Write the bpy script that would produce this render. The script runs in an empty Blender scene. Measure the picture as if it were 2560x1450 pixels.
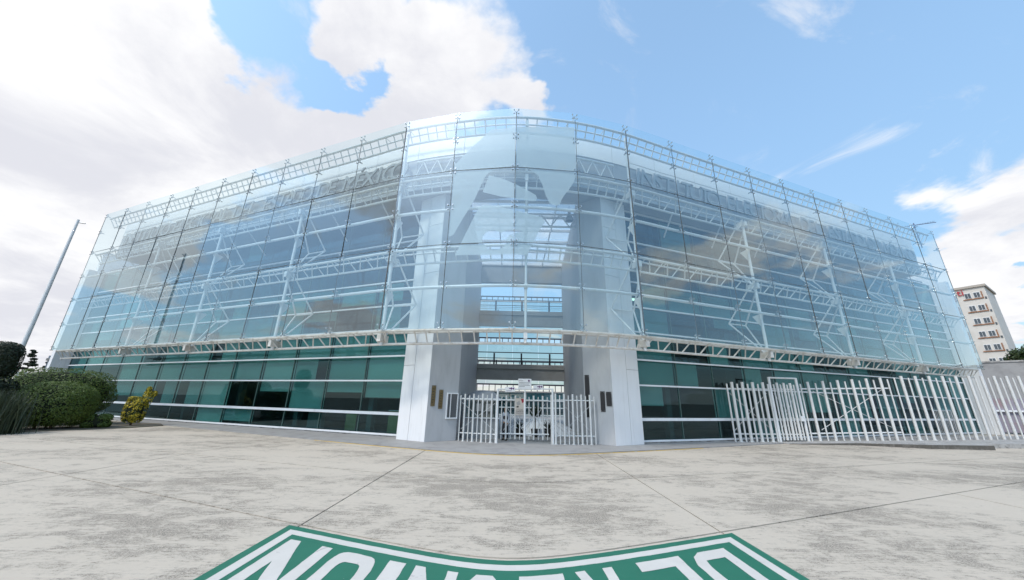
import bpy, bmesh, math, random
from mathutils import Vector, Matrix, geometry, noise as mnoise

random.seed(7)
R = math.radians
scene = bpy.context.scene
COL = scene.collection

# ------------------------------------------------------------------ camera
CAM_H, PITCH, ROLL, FPX = 2.1, R(17.475), R(1.2), 870.0
fwd = Vector((0, math.cos(PITCH), math.sin(PITCH)))
up0 = Vector((0, -math.sin(PITCH), math.cos(PITCH)))
rt0 = Vector((1, 0, 0))
rt = math.cos(ROLL) * rt0 + math.sin(ROLL) * up0
up = math.cos(ROLL) * up0 - math.sin(ROLL) * rt0
cd = bpy.data.cameras.new('camera')
cam = bpy.data.objects.new('camera', cd)
COL.objects.link(cam)
cd.sensor_width = 36.0
cd.lens = 36.0 * FPX / 2560.0
cd.clip_start, cd.clip_end = 0.1, 3000.0
cam.matrix_world = Matrix(((rt.x, up.x, -fwd.x, 0), (rt.y, up.y, -fwd.y, 0), (rt.z, up.z, -fwd.z, CAM_H), (0, 0, 0, 1)))
scene.camera = cam

# ------------------------------------------------------------------ light
SUN_EL, SUN_AZ = R(52), R(222)          # azimuth from +Y, clockwise: behind the camera, to the left
sund = Vector((math.sin(SUN_AZ) * math.cos(SUN_EL), math.cos(SUN_AZ) * math.cos(SUN_EL), math.sin(SUN_EL)))
sl = bpy.data.lights.new('sun', 'SUN')
sl.energy, sl.angle, sl.color = 2.0, R(7), (1.0, 0.93, 0.83)
sun = bpy.data.objects.new('sun', sl)
sun.rotation_euler = (-sund).to_track_quat('-Z', 'Y').to_euler()
COL.objects.link(sun)
scene.view_settings.view_transform = 'Standard'
scene.view_settings.look = 'None'
scene.view_settings.gamma = 1.0
scene.view_settings.exposure = 0.08
cy = scene.cycles
cy.use_denoising = True
cy.use_adaptive_sampling = True
cy.adaptive_threshold = 0.02
cy.max_bounces, cy.diffuse_bounces, cy.glossy_bounces, cy.transmission_bounces = 7, 3, 4, 5
cy.transparent_max_bounces = 28
cy.caustics_reflective = cy.caustics_refractive = False


class NT:
    """small helper for node trees"""
    def __init__(s, tree):
        s.t = tree
        tree.nodes.clear()
    def n(s, typ, **kw):
        nd = s.t.nodes.new(typ)
        for k, v in kw.items():
            if k.startswith('i_'):
                key = k[2:]
                key = int(key) if key.isdigit() else key.replace('_', ' ')
                nd.inputs[key].default_value = v
            else:
                setattr(nd, k, v)
        return nd
    def l(s, a, b):
        s.t.links.new(a, b)
    def math(s, op, a, b=None, clamp=False):
        nd = s.t.nodes.new('ShaderNodeMath')
        nd.operation, nd.use_clamp = op, clamp
        for i, v in enumerate((a, b)):
            if v is None:
                continue
            if isinstance(v, (int, float)):
                nd.inputs[i].default_value = v
            else:
                s.l(v, nd.inputs[i])
        return nd.outputs[0]
    def vmath(s, op, a, b):
        nd = s.t.nodes.new('ShaderNodeVectorMath')
        nd.operation = op
        for i, v in enumerate((a, b)):
            if isinstance(v, (tuple, list, Vector)):
                nd.inputs[i].default_value = v
            else:
                s.l(v, nd.inputs[i])
        return nd
    def ramp(s, fac, a, b, smooth=True):
        nd = s.t.nodes.new('ShaderNodeMapRange')
        nd.interpolation_type = 'SMOOTHSTEP' if smooth else 'LINEAR'
        s.l(fac, nd.inputs[0])
        nd.inputs[1].default_value, nd.inputs[2].default_value = a, b
        return nd.outputs[0]
    def mix(s, fac, a, b, blend='MIX'):
        nd = s.t.nodes.new('ShaderNodeMix')
        nd.data_type, nd.blend_type = 'RGBA', blend
        for i, v in ((0, fac), (6, a), (7, b)):
            if isinstance(v, (int, float)):
                nd.inputs[i].default_value = v
            elif isinstance(v, (tuple, list)):
                nd.inputs[i].default_value = (*v[:3], 1)
            else:
                s.l(v, nd.inputs[i])
        return nd.outputs[2]
    def noise(s, vec, scale, detail=4, rough=0.55, dist=0.0):
        nd = s.n('ShaderNodeTexNoise', i_Scale=scale, i_Detail=detail, i_Roughness=rough, i_Distortion=dist)
        if vec is not None:
            s.l(vec, nd.inputs['Vector'])
        return nd.outputs['Fac']


def pix_dir(x, y):
    v = (x - 1280) * rt + (725 - y) * up + FPX * fwd
    return v.normalized()


# ------------------------------------------------------------------ world: Nishita sky with broken cloud
world = bpy.data.worlds.new('World')
scene.world = world
world.use_nodes = True
w = NT(world.node_tree)
sky = w.n('ShaderNodeTexSky', sky_type='NISHITA', sun_disc=False, sun_elevation=SUN_EL, sun_rotation=SUN_AZ,
          altitude=600.0, air_density=1.0, dust_density=1.2, ozone_density=2.0)
tc = w.n('ShaderNodeTexCoord')
dirn = tc.outputs['Generated']
sep = w.n('ShaderNodeSeparateXYZ')
w.l(dirn, sep.inputs[0])
den = w.math('ADD', w.math('MAXIMUM', sep.outputs[2], 0.0), 0.22)
comb = w.n('ShaderNodeCombineXYZ')
w.l(w.math('DIVIDE', sep.outputs[0], den), comb.inputs[0])
w.l(w.math('DIVIDE', sep.outputs[1], den), comb.inputs[1])
comb.inputs[2].default_value = 3.1
pl = comb.outputs[0]
n1 = w.noise(pl, 1.35, 10, 0.56, 0.35)
n2 = w.noise(pl, 0.45, 3, 0.5, 0.0)
wn = w.n('ShaderNodeTexNoise', i_Scale=2.6, i_Detail=6.0, i_Roughness=0.55)
w.l(pl, wn.inputs['Vector'])
wv = w.vmath('SUBTRACT', wn.outputs['Color'], (0.5, 0.5, 0.5)).outputs[0]
sc3 = w.n('ShaderNodeVectorMath', operation='SCALE')
w.l(wv, sc3.inputs[0])
sc3.inputs['Scale'].default_value = 0.42
nrm = w.n('ShaderNodeVectorMath', operation='NORMALIZE')
w.l(w.vmath('ADD', dirn, sc3.outputs[0]).outputs[0], nrm.inputs[0])
dwarp = nrm.outputs[0]
cov = w.math('ADD', n1, w.math('MULTIPLY', w.math('SUBTRACT', n2, 0.5), 0.42))
for (px, py, inner, outer, amt) in ((160, 380, 16, 38, 0.24), (40, 140, 6, 18, 0.20), (640, 300, 5, 20, 0.13), (1190, 120, 3, 13, 0.17), (1330, 250, 1, 7, 0.10), (2470, 510, 6, 12, 0.40),
                                    (1960, 150, 12, 36, -0.22), (740, 95, 3, 13, -0.30), (880, 150, 1, 5, -0.10), (880, 5, 1, 6, 0.26), (1390, 240, 1, 5, 0.16), (330, 195, 1, 4, -0.10), (2250, 250, 4, 16, -0.10)):
    d = w.vmath('DOT_PRODUCT', dwarp, pix_dir(px, py)).outputs['Value']
    k = w.ramp(d, math.cos(R(outer)), math.cos(R(inner)))
    cov = w.math('ADD', cov, w.math('MULTIPLY', k, amt))
alpha = w.ramp(cov, 0.515, 0.60)
# thin torn wisps
mpw = w.n('ShaderNodeMapping')
mpw.inputs['Scale'].default_value = (1.0, 1.0, 1)
w.l(pl, mpw.inputs[0])
wisp = w.ramp(w.noise(mpw.outputs[0], 3.2, 9, 0.62, 0.9), 0.56, 0.82)
alpha = w.math('MAXIMUM', alpha, w.math('MULTIPLY', wisp, 0.75))
# thin haze to the horizon
hz = w.ramp(sep.outputs[2], 0.18, -0.04)
alpha = w.math('MAXIMUM', alpha, w.math('MULTIPLY', hz, 0.55))
n3 = w.noise(pl, 1.7, 9, 0.6, 0.4)
shade = w.ramp(w.math('ADD', n3, w.math('MULTIPLY', cov, 0.12)), 0.46, 0.74)
ccol = w.mix(shade, (0.99, 0.99, 1.0), (0.74, 0.75, 0.81))
bg1 = w.n('ShaderNodeBackground', i_Strength=0.15)
hsv = w.n('ShaderNodeHueSaturation', i_Hue=0.484, i_Saturation=0.92)
w.l(w.math('ADD', w.math('MULTIPLY', w.ramp(sep.outputs[2], 0.0, 0.75), 1.55), 0.85), hsv.inputs['Value'])
w.l(sky.outputs[0], hsv.inputs['Color'])
w.l(hsv.outputs[0], bg1.inputs[0])
bg2 = w.n('ShaderNodeBackground', i_Strength=1.0)
w.l(ccol, bg2.inputs[0])
mx = w.n('ShaderNodeMixShader')
w.l(alpha, mx.inputs[0])
w.l(bg1.outputs[0], mx.inputs[1])
w.l(bg2.outputs[0], mx.inputs[2])
wo = w.n('ShaderNodeOutputWorld')
w.l(mx.outputs[0], wo.inputs[0])

# ------------------------------------------------------------------ materials
MATS = {}


def mat(name, col, rough=0.6, var=0.08, scale=3.0, col2=None, amt=0.0, bump=0.0, bscale=40.0, metal=0.0, spec=0.5, stretch=(1, 1, 1), th=(0.45, 0.7)):
    """painted / mineral surface: base colour with soft variation and a second tone in patches"""
    m = bpy.data.materials.new(name)
    m.use_nodes = True
    t = NT(m.node_tree)
    out = t.n('ShaderNodeOutputMaterial')
    b = t.n('ShaderNodeBsdfPrincipled', i_Roughness=rough, i_Metallic=metal)
    b.inputs['Specular IOR Level'].default_value = spec
    g = t.n('ShaderNodeNewGeometry')
    mp = t.n('ShaderNodeMapping')
    mp.inputs['Scale'].default_value = stretch
    t.l(g.outputs['Position'], mp.inputs[0])
    v = mp.outputs[0]
    nz = t.noise(v, scale, 6, 0.6)
    c = t.mix(nz, [x * (1 - var) for x in col], [min(1, x * (1 + var)) for x in col])
    if col2:
        p = t.noise(v, scale * 1.7, 8, 0.65, 0.4)
        k = t.math('MULTIPLY', t.ramp(p, *th), amt)
        c = t.mix(k, c, col2)
    t.l(c, b.inputs['Base Color'])
    if bump:
        bn = t.n('ShaderNodeBump', i_Strength=bump, i_Distance=0.02)
        t.l(t.noise(v, bscale, 6, 0.6), bn.inputs['Height'])
        t.l(bn.outputs[0], b.inputs['Normal'])
    t.l(b.outputs[0], out.inputs[0])
    MATS[name] = m
    return m


def glass(name, tint, f0, haze=0.0, hcol=(0.8, 0.85, 0.86), rough=0.0, ex=4.0, gcol=(0.97, 1.0, 1.0)):
    """clear sheet: tinted transmission, Fresnel reflection off the outer face, a film of dust"""
    m = bpy.data.materials.new(name)
    m.use_nodes = True
    t = NT(m.node_tree)
    out = t.n('ShaderNodeOutputMaterial')
    g = t.n('ShaderNodeNewGeometry')
    d = t.math('ABSOLUTE', t.vmath('DOT_PRODUCT', g.outputs['Incoming'], g.outputs['Normal']).outputs['Value'])
    f = t.math('POWER', t.math('SUBTRACT', 1.0, d), ex)
    f = t.math('ADD', t.math('MULTIPLY', f, 1 - f0), f0)
    f = t.math('MULTIPLY', f, t.math('SUBTRACT', 1.0, g.outputs['Backfacing']), True)
    tr = t.n('ShaderNodeBsdfTransparent')
    tr.inputs[0].default_value = (*tint, 1)
    gl = t.n('ShaderNodeBsdfGlossy', i_Roughness=rough)
    gl.inputs[0].default_value = (*gcol, 1)
    df = t.n('ShaderNodeBsdfDiffuse')
    df.inputs[0].default_value = (*hcol, 1)
    m0 = t.n('ShaderNodeMixShader')
    hz = t.math('MULTIPLY', t.ramp(t.noise(g.outputs['Position'], 0.9, 5, 0.6), 0.2, 0.8), 2 * haze) if haze else None
    if haze:
        t.l(hz, m0.inputs[0])
    else:
        m0.inputs[0].default_value = 0
    t.l(tr.outputs[0], m0.inputs[1])
    t.l(df.outputs[0], m0.inputs[2])
    m1 = t.n('ShaderNodeMixShader')
    t.l(f, m1.inputs[0])
    t.l(m0.outputs[0], m1.inputs[1])
    t.l(gl.outputs[0], m1.inputs[2])
    t.l(m1.outputs[0], out.inputs[0])
    MATS[name] = m
    return m


def frosted(name, col, clear):
    m = bpy.data.materials.new(name)
    m.use_nodes = True
    t = NT(m.node_tree)
    out = t.n('ShaderNodeOutputMaterial')
    g = t.n('ShaderNodeNewGeometry')
    tr = t.n('ShaderNodeBsdfTransparent')
    df = t.n('ShaderNodeBsdfDiffuse')
    tl = t.n('ShaderNodeBsdfTranslucent')
    nz = t.mix(t.noise(g.outputs['Position'], 1.3, 5), [c * 0.93 for c in col], col)
    t.l(nz, df.inputs[0])
    t.l(nz, tl.inputs[0])
    a = t.n('ShaderNodeMixShader', i_Fac=0.45)
    t.l(df.outputs[0], a.inputs[1])
    t.l(tl.outputs[0], a.inputs[2])
    b = t.n('ShaderNodeMixShader', i_Fac=clear)
    t.l(a.outputs[0], b.inputs[1])
    t.l(tr.outputs[0], b.inputs[2])
    t.l(b.outputs[0], out.inputs[0])
    MATS[name] = m
    return m


def leafmat(name, c1, c2, tip=None):
    m = bpy.data.materials.new(name)
    m.use_nodes = True
    t = NT(m.node_tree)
    out = t.n('ShaderNodeOutputMaterial')
    g = t.n('ShaderNodeNewGeometry')
    b = t.n('ShaderNodeBsdfPrincipled', i_Roughness=0.55)
    c = t.mix(g.outputs['Random Per Island'], c1, c2)
    big = t.noise(g.outputs['Position'], 1.6, 4)
    c = t.mix(t.math('MULTIPLY', big, 0.5), c, [x * 0.5 for x in c1])
    if tip:
        c = t.mix(t.ramp(g.outputs['Random Per Island'], 0.45, 0.6), c, tip)
    t.l(c, b.inputs['Base Color'])
    tl = t.n('ShaderNodeBsdfTranslucent')
    t.l(c, tl.inputs[0])
    mxs = t.n('ShaderNodeMixShader', i_Fac=0.25)
    t.l(b.outputs[0], mxs.inputs[1])
    t.l(tl.outputs[0], mxs.inputs[2])
    t.l(mxs.outputs[0], out.inputs[0])
    MATS[name] = m
    return m


def concrete(name):
    """broom-finished plaza concrete: pale, with worn darker patches dragged sideways, pores and hairline stains"""
    m = bpy.data.materials.new(name)
    m.use_nodes = True
    t = NT(m.node_tree)
    out = t.n('ShaderNodeOutputMaterial')
    b = t.n('ShaderNodeBsdfPrincipled', i_Roughness=0.88)
    b.inputs['Specular IOR Level'].default_value = 0.25
    g = t.n('ShaderNodeNewGeometry')
    pos = g.outputs['Position']
    mp = t.n('ShaderNodeMapping')
    mp.inputs['Scale'].default_value = (0.62, 1.1, 1)
    t.l(pos, mp.inputs[0])
    v = mp.outputs[0]
    big = t.noise(v, 0.34, 3, 0.5)
    med = t.noise(v, 2.3, 10, 0.70, 0.5)
    fine = t.noise(v, 14.0, 6, 0.7)
    grit = t.noise(pos, 90.0, 3, 0.6)
    mp2 = t.n('ShaderNodeMapping')
    mp2.inputs['Scale'].default_value = (0.7, 9.0, 1)
    t.l(pos, mp2.inputs[0])
    streak = t.noise(mp2.outputs[0], 2.2, 6, 0.65, 0.3)
    c = t.mix(med, (0.465, 0.405, 0.325), (0.63, 0.565, 0.47))
    c = t.mix(t.math('MULTIPLY', big, 0.35), c, (0.53, 0.47, 0.385))
    k = t.math('ADD', t.math('MULTIPLY', big, 0.55), t.math('ADD', t.math('MULTIPLY', med, 0.66), t.math('MULTIPLY', streak, 0.28)))
    k = t.math('ADD', k, t.math('MULTIPLY', t.math('SUBTRACT', fine, 0.5), 0.34))
    ctr = t.vmath('LENGTH', t.vmath('SUBTRACT', pos, (0.3, 9.6, 0)).outputs[0], (0, 0, 0)).outputs['Value']
    k = t.math('ADD', k, t.math('MULTIPLY', t.ramp(ctr, 5.0, 1.0), 0.06))
    worn = t.ramp(k, 0.70, 0.87)
    speck = t.ramp(t.math('ADD', t.math('MULTIPLY', grit, .5), t.math('MULTIPLY', t.noise(pos, 34.0, 4, 0.7), .5)), 0.42, 0.58)
    worn = t.math('MULTIPLY', worn, t.math('ADD', t.math('MULTIPLY', speck, 0.80), 0.20))
    c = t.mix(worn, c, (0.17, 0.150, 0.122))
    dots = t.n('ShaderNodeTexVoronoi', i_Scale=2.3)
    t.l(pos, dots.inputs['Vector'])
    c = t.mix(t.math('MULTIPLY', t.ramp(dots.outputs['Distance'], 0.05, 0.02), 0.5), c, (0.16, 0.15, 0.14))
    c = t.mix(t.math('MULTIPLY', t.math('SUBTRACT', grit, 0.35), 0.35, True), c, (0.33, 0.32, 0.30))
    t.l(c, b.inputs['Base Color'])
    bn = t.n('ShaderNodeBump', i_Strength=0.35, i_Distance=0.01)
    t.l(t.math('ADD', fine, t.math('MULTIPLY', grit, 0.5)), bn.inputs['Height'])
    t.l(bn.outputs[0], b.inputs['Normal'])
    t.l(b.outputs[0], out.inputs[0])
    MATS[name] = m


def worn_paint(name, col, under=(0.5, 0.485, 0.46), th=(0.66, 0.70)):
    m = bpy.data.materials.new(name)
    m.use_nodes = True
    t = NT(m.node_tree)
    out = t.n('ShaderNodeOutputMaterial')
    b = t.n('ShaderNodeBsdfPrincipled', i_Roughness=0.6)
    b.inputs['Specular IOR Level'].default_value = 0.3
    pos = t.n('ShaderNodeNewGeometry').outputs['Position']
    c = t.mix(t.noise(pos, 2.5, 6), [x * 0.85 for x in col], [min(1, x * 1.08) for x in col])
    c = t.mix(t.math('MULTIPLY', t.noise(pos, 60, 4), 0.25), c, [x * 0.7 for x in col])
    c = t.mix(t.ramp(t.noise(pos, 2.2, 10, 0.7, 0.5), *th), c, under)
    c = t.mix(t.ramp(t.noise(pos, 30, 4, 0.7), 0.70, 0.74), c, under)
    t.l(c, b.inputs['Base Color'])
    t.l(b.outputs[0], out.inputs[0])
    MATS[name] = m


concrete('plaza_concrete')
mat('apron_concrete', (0.33, 0.325, 0.315), 0.7, 0.12, 0.8, (0.20, 0.195, 0.19), 0.6, 0.15, 60)
mat('joint_dirt', (0.06, 0.055, 0.05), 0.95)
mat('earth', (0.16, 0.14, 0.11), 0.95, 0.2, 0.6, (0.09, 0.10, 0.05), 0.5)
mat('kerb_concrete', (0.40, 0.39, 0.37), 0.85, 0.12, 1.4, (0.12, 0.11, 0.10), 0.8, 0.3, 40)
mat('fence_paint', (0.66, 0.665, 0.65), 0.45, 0.08, 2.5, (0.42, 0.38, 0.32), 0.45, th=(0.5, 0.75), stretch=(3, 3, .8))
mat('kerb_shade_grime', (0.10, 0.092, 0.08), 0.9, 0.25, 2.0, (0.22, 0.21, 0.19), 0.6, 0.3, 40)
mat('white_steel', (0.72, 0.735, 0.735), 0.38, 0.05, 1.2, (0.52, 0.47, 0.39), 0.35, 0.0, 40, th=(0.52, 0.75))
mat('grimy_steel', (0.70, 0.68, 0.64), 0.45, 0.08, 1.5, (0.40, 0.33, 0.25), 0.6, th=(0.45, 0.7))
mat('white_wall', (0.76, 0.77, 0.78), 0.55, 0.05, 2.2, (0.50, 0.495, 0.48), 0.45, 0.06, 60, th=(0.52, 0.8), stretch=(1.4, 1.4, 0.14))
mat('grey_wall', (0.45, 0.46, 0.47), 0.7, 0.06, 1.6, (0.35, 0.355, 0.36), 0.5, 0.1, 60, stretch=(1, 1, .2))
mat('fascia_grey', (0.36, 0.385, 0.40), 0.6, 0.06, 0.4, (0.30, 0.32, 0.335), 0.5)
mat('parapet_white', (0.80, 0.83, 0.84), 0.5, 0.04, 0.4)
mat('letter_metal', (0.365, 0.39, 0.405), 0.4, 0.05, 1.0)
mat('dark_gasket', (0.10, 0.115, 0.125), 0.6)
mat('chrome', (0.55, 0.57, 0.58), 0.22, 0.1, 8, metal=0.9)
mat('mullion_white', (0.80, 0.82, 0.84), 0.4, 0.04, 1.0, (0.55, 0.54, 0.52), 0.3)
mat('mullion_green', (0.06, 0.12, 0.11), 0.4)
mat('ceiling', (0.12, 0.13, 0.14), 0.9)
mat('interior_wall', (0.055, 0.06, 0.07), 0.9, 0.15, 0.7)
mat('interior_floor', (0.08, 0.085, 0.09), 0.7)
mat('blind_fabric', (0.50, 0.56, 0.54), 0.9, 0.06, 1.0)
mat('blind_pale', (0.70, 0.72, 0.68), 0.9, 0.06, 1.0)
mat('dark_rail', (0.03, 0.03, 0.045), 0.5)
mat('beam_grey', (0.40, 0.40, 0.38), 0.8, 0.08, 0.6, (0.30, 0.29, 0.27), 0.5)
mat('bronze', (0.14, 0.105, 0.05), 0.35, 0.25, 9, (0.24, 0.19, 0.10), 0.6, metal=0.7)
mat('black_plate', (0.012, 0.012, 0.014), 0.35, 0.2, 5)
mat('sign_white', (0.72, 0.72, 0.72), 0.5, 0.04)
mat('violet_ink', (0.10, 0.02, 0.12), 0.6)
mat('black_ink', (0.02, 0.02, 0.02), 0.6)
mat('red_ink', (0.32, 0.02, 0.04), 0.6)
mat('poster_cream', (0.56, 0.50, 0.44), 0.6, 0.05)
mat('poster_grey', (0.35, 0.34, 0.33), 0.6, 0.05)
mat('tan_board', (0.34, 0.27, 0.12), 0.6, 0.1)
mat('cabinet_grey', (0.30, 0.31, 0.32), 0.5)
mat('bark', (0.10, 0.075, 0.05), 0.95, 0.3, 8)
mat('apt_cream', (0.62, 0.595, 0.55), 0.8, 0.06, 0.3, (0.54, 0.50, 0.43), 0.5)
mat('apt_brown', (0.30, 0.13, 0.06), 0.7)
mat('apt_cap', (0.42, 0.38, 0.33), 0.8)
mat('sign_red', (0.42, 0.02, 0.03), 0.5)
mat('window_dark', (0.06, 0.075, 0.09), 0.12, 0.2, 0.5, spec=0.8)
mat('wall_render', (0.34, 0.335, 0.33), 0.9, 0.12, 0.6, (0.24, 0.235, 0.23), 0.6, 0.2, 30)
mat('wall_mauve', (0.30, 0.28, 0.33), 0.9, 0.12, 0.5, (0.33, 0.20, 0.18), 0.6)
mat('steel_pipe', (0.55, 0.56, 0.57), 0.35, 0.08, 5, metal=0.6)
mat('antenna_blue', (0.10, 0.11, 0.20), 0.5)
mat('white_tile', (0.82, 0.83, 0.85), 0.3, 0.05, 2)
mat('pot_black', (0.02, 0.02, 0.02), 0.5)
mat('skin', (0.36, 0.21, 0.14), 0.6)
mat('hair', (0.015, 0.012, 0.01), 0.7)
mat('shirt', (0.42, 0.47, 0.55), 0.85, 0.06, 6)
mat('vest', (0.02, 0.022, 0.03), 0.8)
mat('trousers', (0.022, 0.022, 0.028), 0.85)
mat('shoe', (0.012, 0.012, 0.012), 0.5)
mat('old_plaster', (0.45, 0.40, 0.33), 0.9, 0.1, 0.5)
mat('slate', (0.30, 0.32, 0.35), 0.7, 0.15, 1.5)
mat('kiosk_dome', (0.30, 0.31, 0.33), 0.5, 0.06)
worn_paint('sign_green', (0.028, 0.165, 0.105), th=(0.69, 0.76))
worn_paint('paint_white', (0.64, 0.615, 0.565), under=(0.36, 0.35, 0.33), th=(0.63, 0.69))
worn_paint('paint_yellow', (0.62, 0.40, 0.06), th=(0.52, 0.66))
glass('screen_glass', (0.925, 0.972, 0.974), 0.175, 0.005, ex=3.2, gcol=(0.80, 0.93, 1.0))
glass('tower_glass', (0.515, 0.705, 0.70), 0.06, 0.003, (0.3, 0.55, 0.54), ex=5.0, gcol=(0.62, 0.90, 1.0))
glass('clear_glass', (0.80, 0.88, 0.88), 0.08)
glass('teal_glass', (0.30, 0.62, 0.66), 0.16, 0.05, (0.3, 0.6, 0.62))
frosted('frost', (0.86, 0.91, 0.91), 0.20)
frosted('skylight_panel', (0.95, 0.96, 0.96), 0.6)
leafmat('leaf_hedge', (0.06, 0.11, 0.016), (0.15, 0.22, 0.035))
leafmat('leaf_dark', (0.008, 0.018, 0.008), (0.022, 0.045, 0.014))
leafmat('leaf_yellow', (0.060, 0.085, 0.012), (0.20, 0.21, 0.02), (0.68, 0.54, 0.04))
leafmat('leaf_tree', (0.025, 0.05, 0.012), (0.07, 0.11, 0.025))
leafmat('leaf_grass', (0.035, 0.055, 0.03), (0.07, 0.10, 0.05))
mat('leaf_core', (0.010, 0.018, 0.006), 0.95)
em = bpy.data.materials.new('lit_panel')
em.use_nodes = True
_t = NT(em.node_tree)
_e = _t.n('ShaderNodeEmission', i_Strength=3.0)
_e.inputs[0].default_value = (1, 0.93, 0.75, 1)
_t.l(_e.outputs[0], _t.n('ShaderNodeOutputMaterial').inputs[0])
MATS['lit_panel'] = em

# ------------------------------------------------------------------ object helpers
WM = {}          # world matrix per object


def reg(o, parent=None, m=None):
    m = m or Matrix.Identity(4)
    COL.objects.link(o)
    if parent is not None:
        o.parent = parent
        o.matrix_local = WM[parent.name].inverted() @ m
    else:
        o.matrix_world = m
    WM[o.name] = m
    return o


def tag(o, label=None, cat=None, group=None, kind=None):
    for k, v in (('label', label), ('category', cat), ('group', group), ('kind', kind)):
        if v:
            o[k] = v
    return o


def thing(name, label, cat, loc=(0, 0, 0), group=None):
    o = bpy.data.objects.new(name, None)
    o.empty_display_size = 0.2
    reg(o, None, Matrix.Translation(loc))
    return tag(o, label, cat, group)


class MB:
    def __init__(s):
        s.v, s.f = [], []
    def poly(s, pts):
        i = len(s.v)
        s.v += [tuple(p) for p in pts]
        s.f.append(list(range(i, i + len(pts))))
        return s
    def box(s, a, b, m=None):
        x0, y0, z0 = a
        x1, y1, z1 = b
        i = len(s.v)
        p = [Vector(q) for q in ((x0, y0, z0), (x1, y0, z0), (x1, y1, z0), (x0, y1, z0), (x0, y0, z1), (x1, y0, z1), (x1, y1, z1), (x0, y1, z1))]
        if m:
            p = [m @ q for q in p]
        s.v += [tuple(q) for q in p]
        s.f += [[i + k for k in q] for q in ((0, 3, 2, 1), (4, 5, 6, 7), (0, 1, 5, 4), (1, 2, 6, 5), (2, 3, 7, 6), (3, 0, 4, 7))]
        return s
    def prism(s, poly, z0, z1):
        """poly: counter-clockwise list of (x,y); z0/z1 may be callables of (x,y)"""
        i, n = len(s.v), len(poly)
        f0 = z0 if callable(z0) else (lambda x, y: z0)
        f1 = z1 if callable(z1) else (lambda x, y: z1)
        s.v += [(x, y, f0(x, y)) for x, y in poly] + [(x, y, f1(x, y)) for x, y in poly]
        s.f.append([i + k for k in reversed(range(n))])
        s.f.append([i + n + k for k in range(n)])
        for k in range(n):
            j = (k + 1) % n
            s.f.append([i + k, i + j, i + n + j, i + n + k])
        return s
    def strip(s, pa, pb, z0, z1):
        """slab between two equally long plan polylines"""
        i, n = len(s.v), len(pa)
        for a, b in zip(pa, pb):
            s.v += [(a[0], a[1], z0), (b[0], b[1], z0), (b[0], b[1], z1), (a[0], a[1], z1)]
        for k in range(n - 1):
            p, q = i + 4 * k, i + 4 * (k + 1)
            s.f += [[p + 3, q + 3, q + 2, p + 2], [p, p + 1, q + 1, q], [p, q, q + 3, p + 3], [p + 1, p + 2, q + 2, q + 1]]
        e = i + 4 * (n - 1)
        s.f += [[i, i + 3, i + 2, i + 1], [e, e + 1, e + 2, e + 3]]
        return s
    def tube(s, pts, r, n=8, r2=None, cap=True):
        pts = [Vector(p) for p in pts]
        rings = []
        for k, p in enumerate(pts):
            t = (pts[min(k + 1, len(pts) - 1)] - pts[max(k - 1, 0)]).normalized()
            a = Vector((0, 0, 1)) if abs(t.z) < 0.9 else Vector((1, 0, 0))
            x = t.cross(a).normalized()
            y = t.cross(x).normalized()
            rr = r if r2 is None else r + (r2 - r) * k / (len(pts) - 1)
            i = len(s.v)
            s.v += [tuple(p + rr * (math.cos(6.28318 * j / n) * x + math.sin(6.28318 * j / n) * y)) for j in range(n)]
            rings.append(i)
        for a, b in zip(rings, rings[1:]):
            for j in range(n):
                s.f.append([a + j, a + (j + 1) % n, b + (j + 1) % n, b + j])
        if cap:
            s.f.append([rings[0] + j for j in reversed(range(n))])
            s.f.append([rings[-1] + j for j in range(n)])
        return s
    def lathe(s, c, prof, n=16, sx=1.0, sy=1.0):
        rings = []
        for r, z in prof:
            i = len(s.v)
            s.v += [(c[0] + sx * r * math.cos(6.28318 * j / n), c[1] + sy * r * math.sin(6.28318 * j / n), c[2] + z) for j in range(n)]
            rings.append(i)
        for a, b in zip(rings, rings[1:]):
            for j in range(n):
                s.f.append([a + j, a + (j + 1) % n, b + (j + 1) % n, b + j])
        s.f.append([rings[0] + j for j in reversed(range(n))])
        s.f.append([rings[-1] + j for j in range(n)])
        return s
    def mesh(s, name, material, smooth=False):
        me = bpy.data.meshes.new(name)
        me.from_pydata(s.v, [], s.f)
        me.materials.append(MATS[material])
        if smooth:
            me.polygons.foreach_set('use_smooth', [True] * len(me.polygons))
            me.set_sharp_from_angle(angle=R(40))
        me.update()
        return me
    def build(s, name, material, parent=None, smooth=False):
        return reg(bpy.data.objects.new(name, s.mesh(name, material, smooth)), parent)


SHARED = {}


def shared(key, maker):
    if key not in SHARED:
        SHARED[key] = maker()
    return SHARED[key]


def frame(origin, ax, az=(0, 0, 1), scale=(1, 1, 1)):
    """matrix with X along ax, Z near az"""
    x = Vector(ax).normalized()
    z = Vector(az)
    y = z.cross(x).normalized()
    z = x.cross(y).normalized()
    m = Matrix(((x.x, y.x, z.x, origin[0]), (x.y, y.y, z.y, origin[1]), (x.z, y.z, z.z, origin[2]), (0, 0, 0, 1)))
    return m @ Matrix.Diagonal((*scale, 1))


def ubox(name, material, parent, m):
    """unit box instance: x,z in -.5...5, y in -.5...5, shared mesh"""
    me = shared(('box', material), lambda: MB().box((-.5, -.5, -.5), (.5, .5, .5)).mesh('box_' + material, material))
    return reg(bpy.data.objects.new(name, me), parent, m)


def bar(name, material, p, q, r, parent, n=8):
    """straight round bar from p to q, shared unit cylinder"""
    me = shared(('cyl', material, n), lambda: MB().tube([(0, 0, 0), (0, 0, 1)], 1.0, n).mesh('bar_' + material, material, True))
    p, q = Vector(p), Vector(q)
    d = q - p
    rot = d.to_track_quat('Z', 'Y').to_matrix().to_4x4()
    return reg(bpy.data.objects.new(name, me), parent, Matrix.Translation(p) @ rot @ Matrix.Diagonal((r, r, d.length, 1)))


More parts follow.
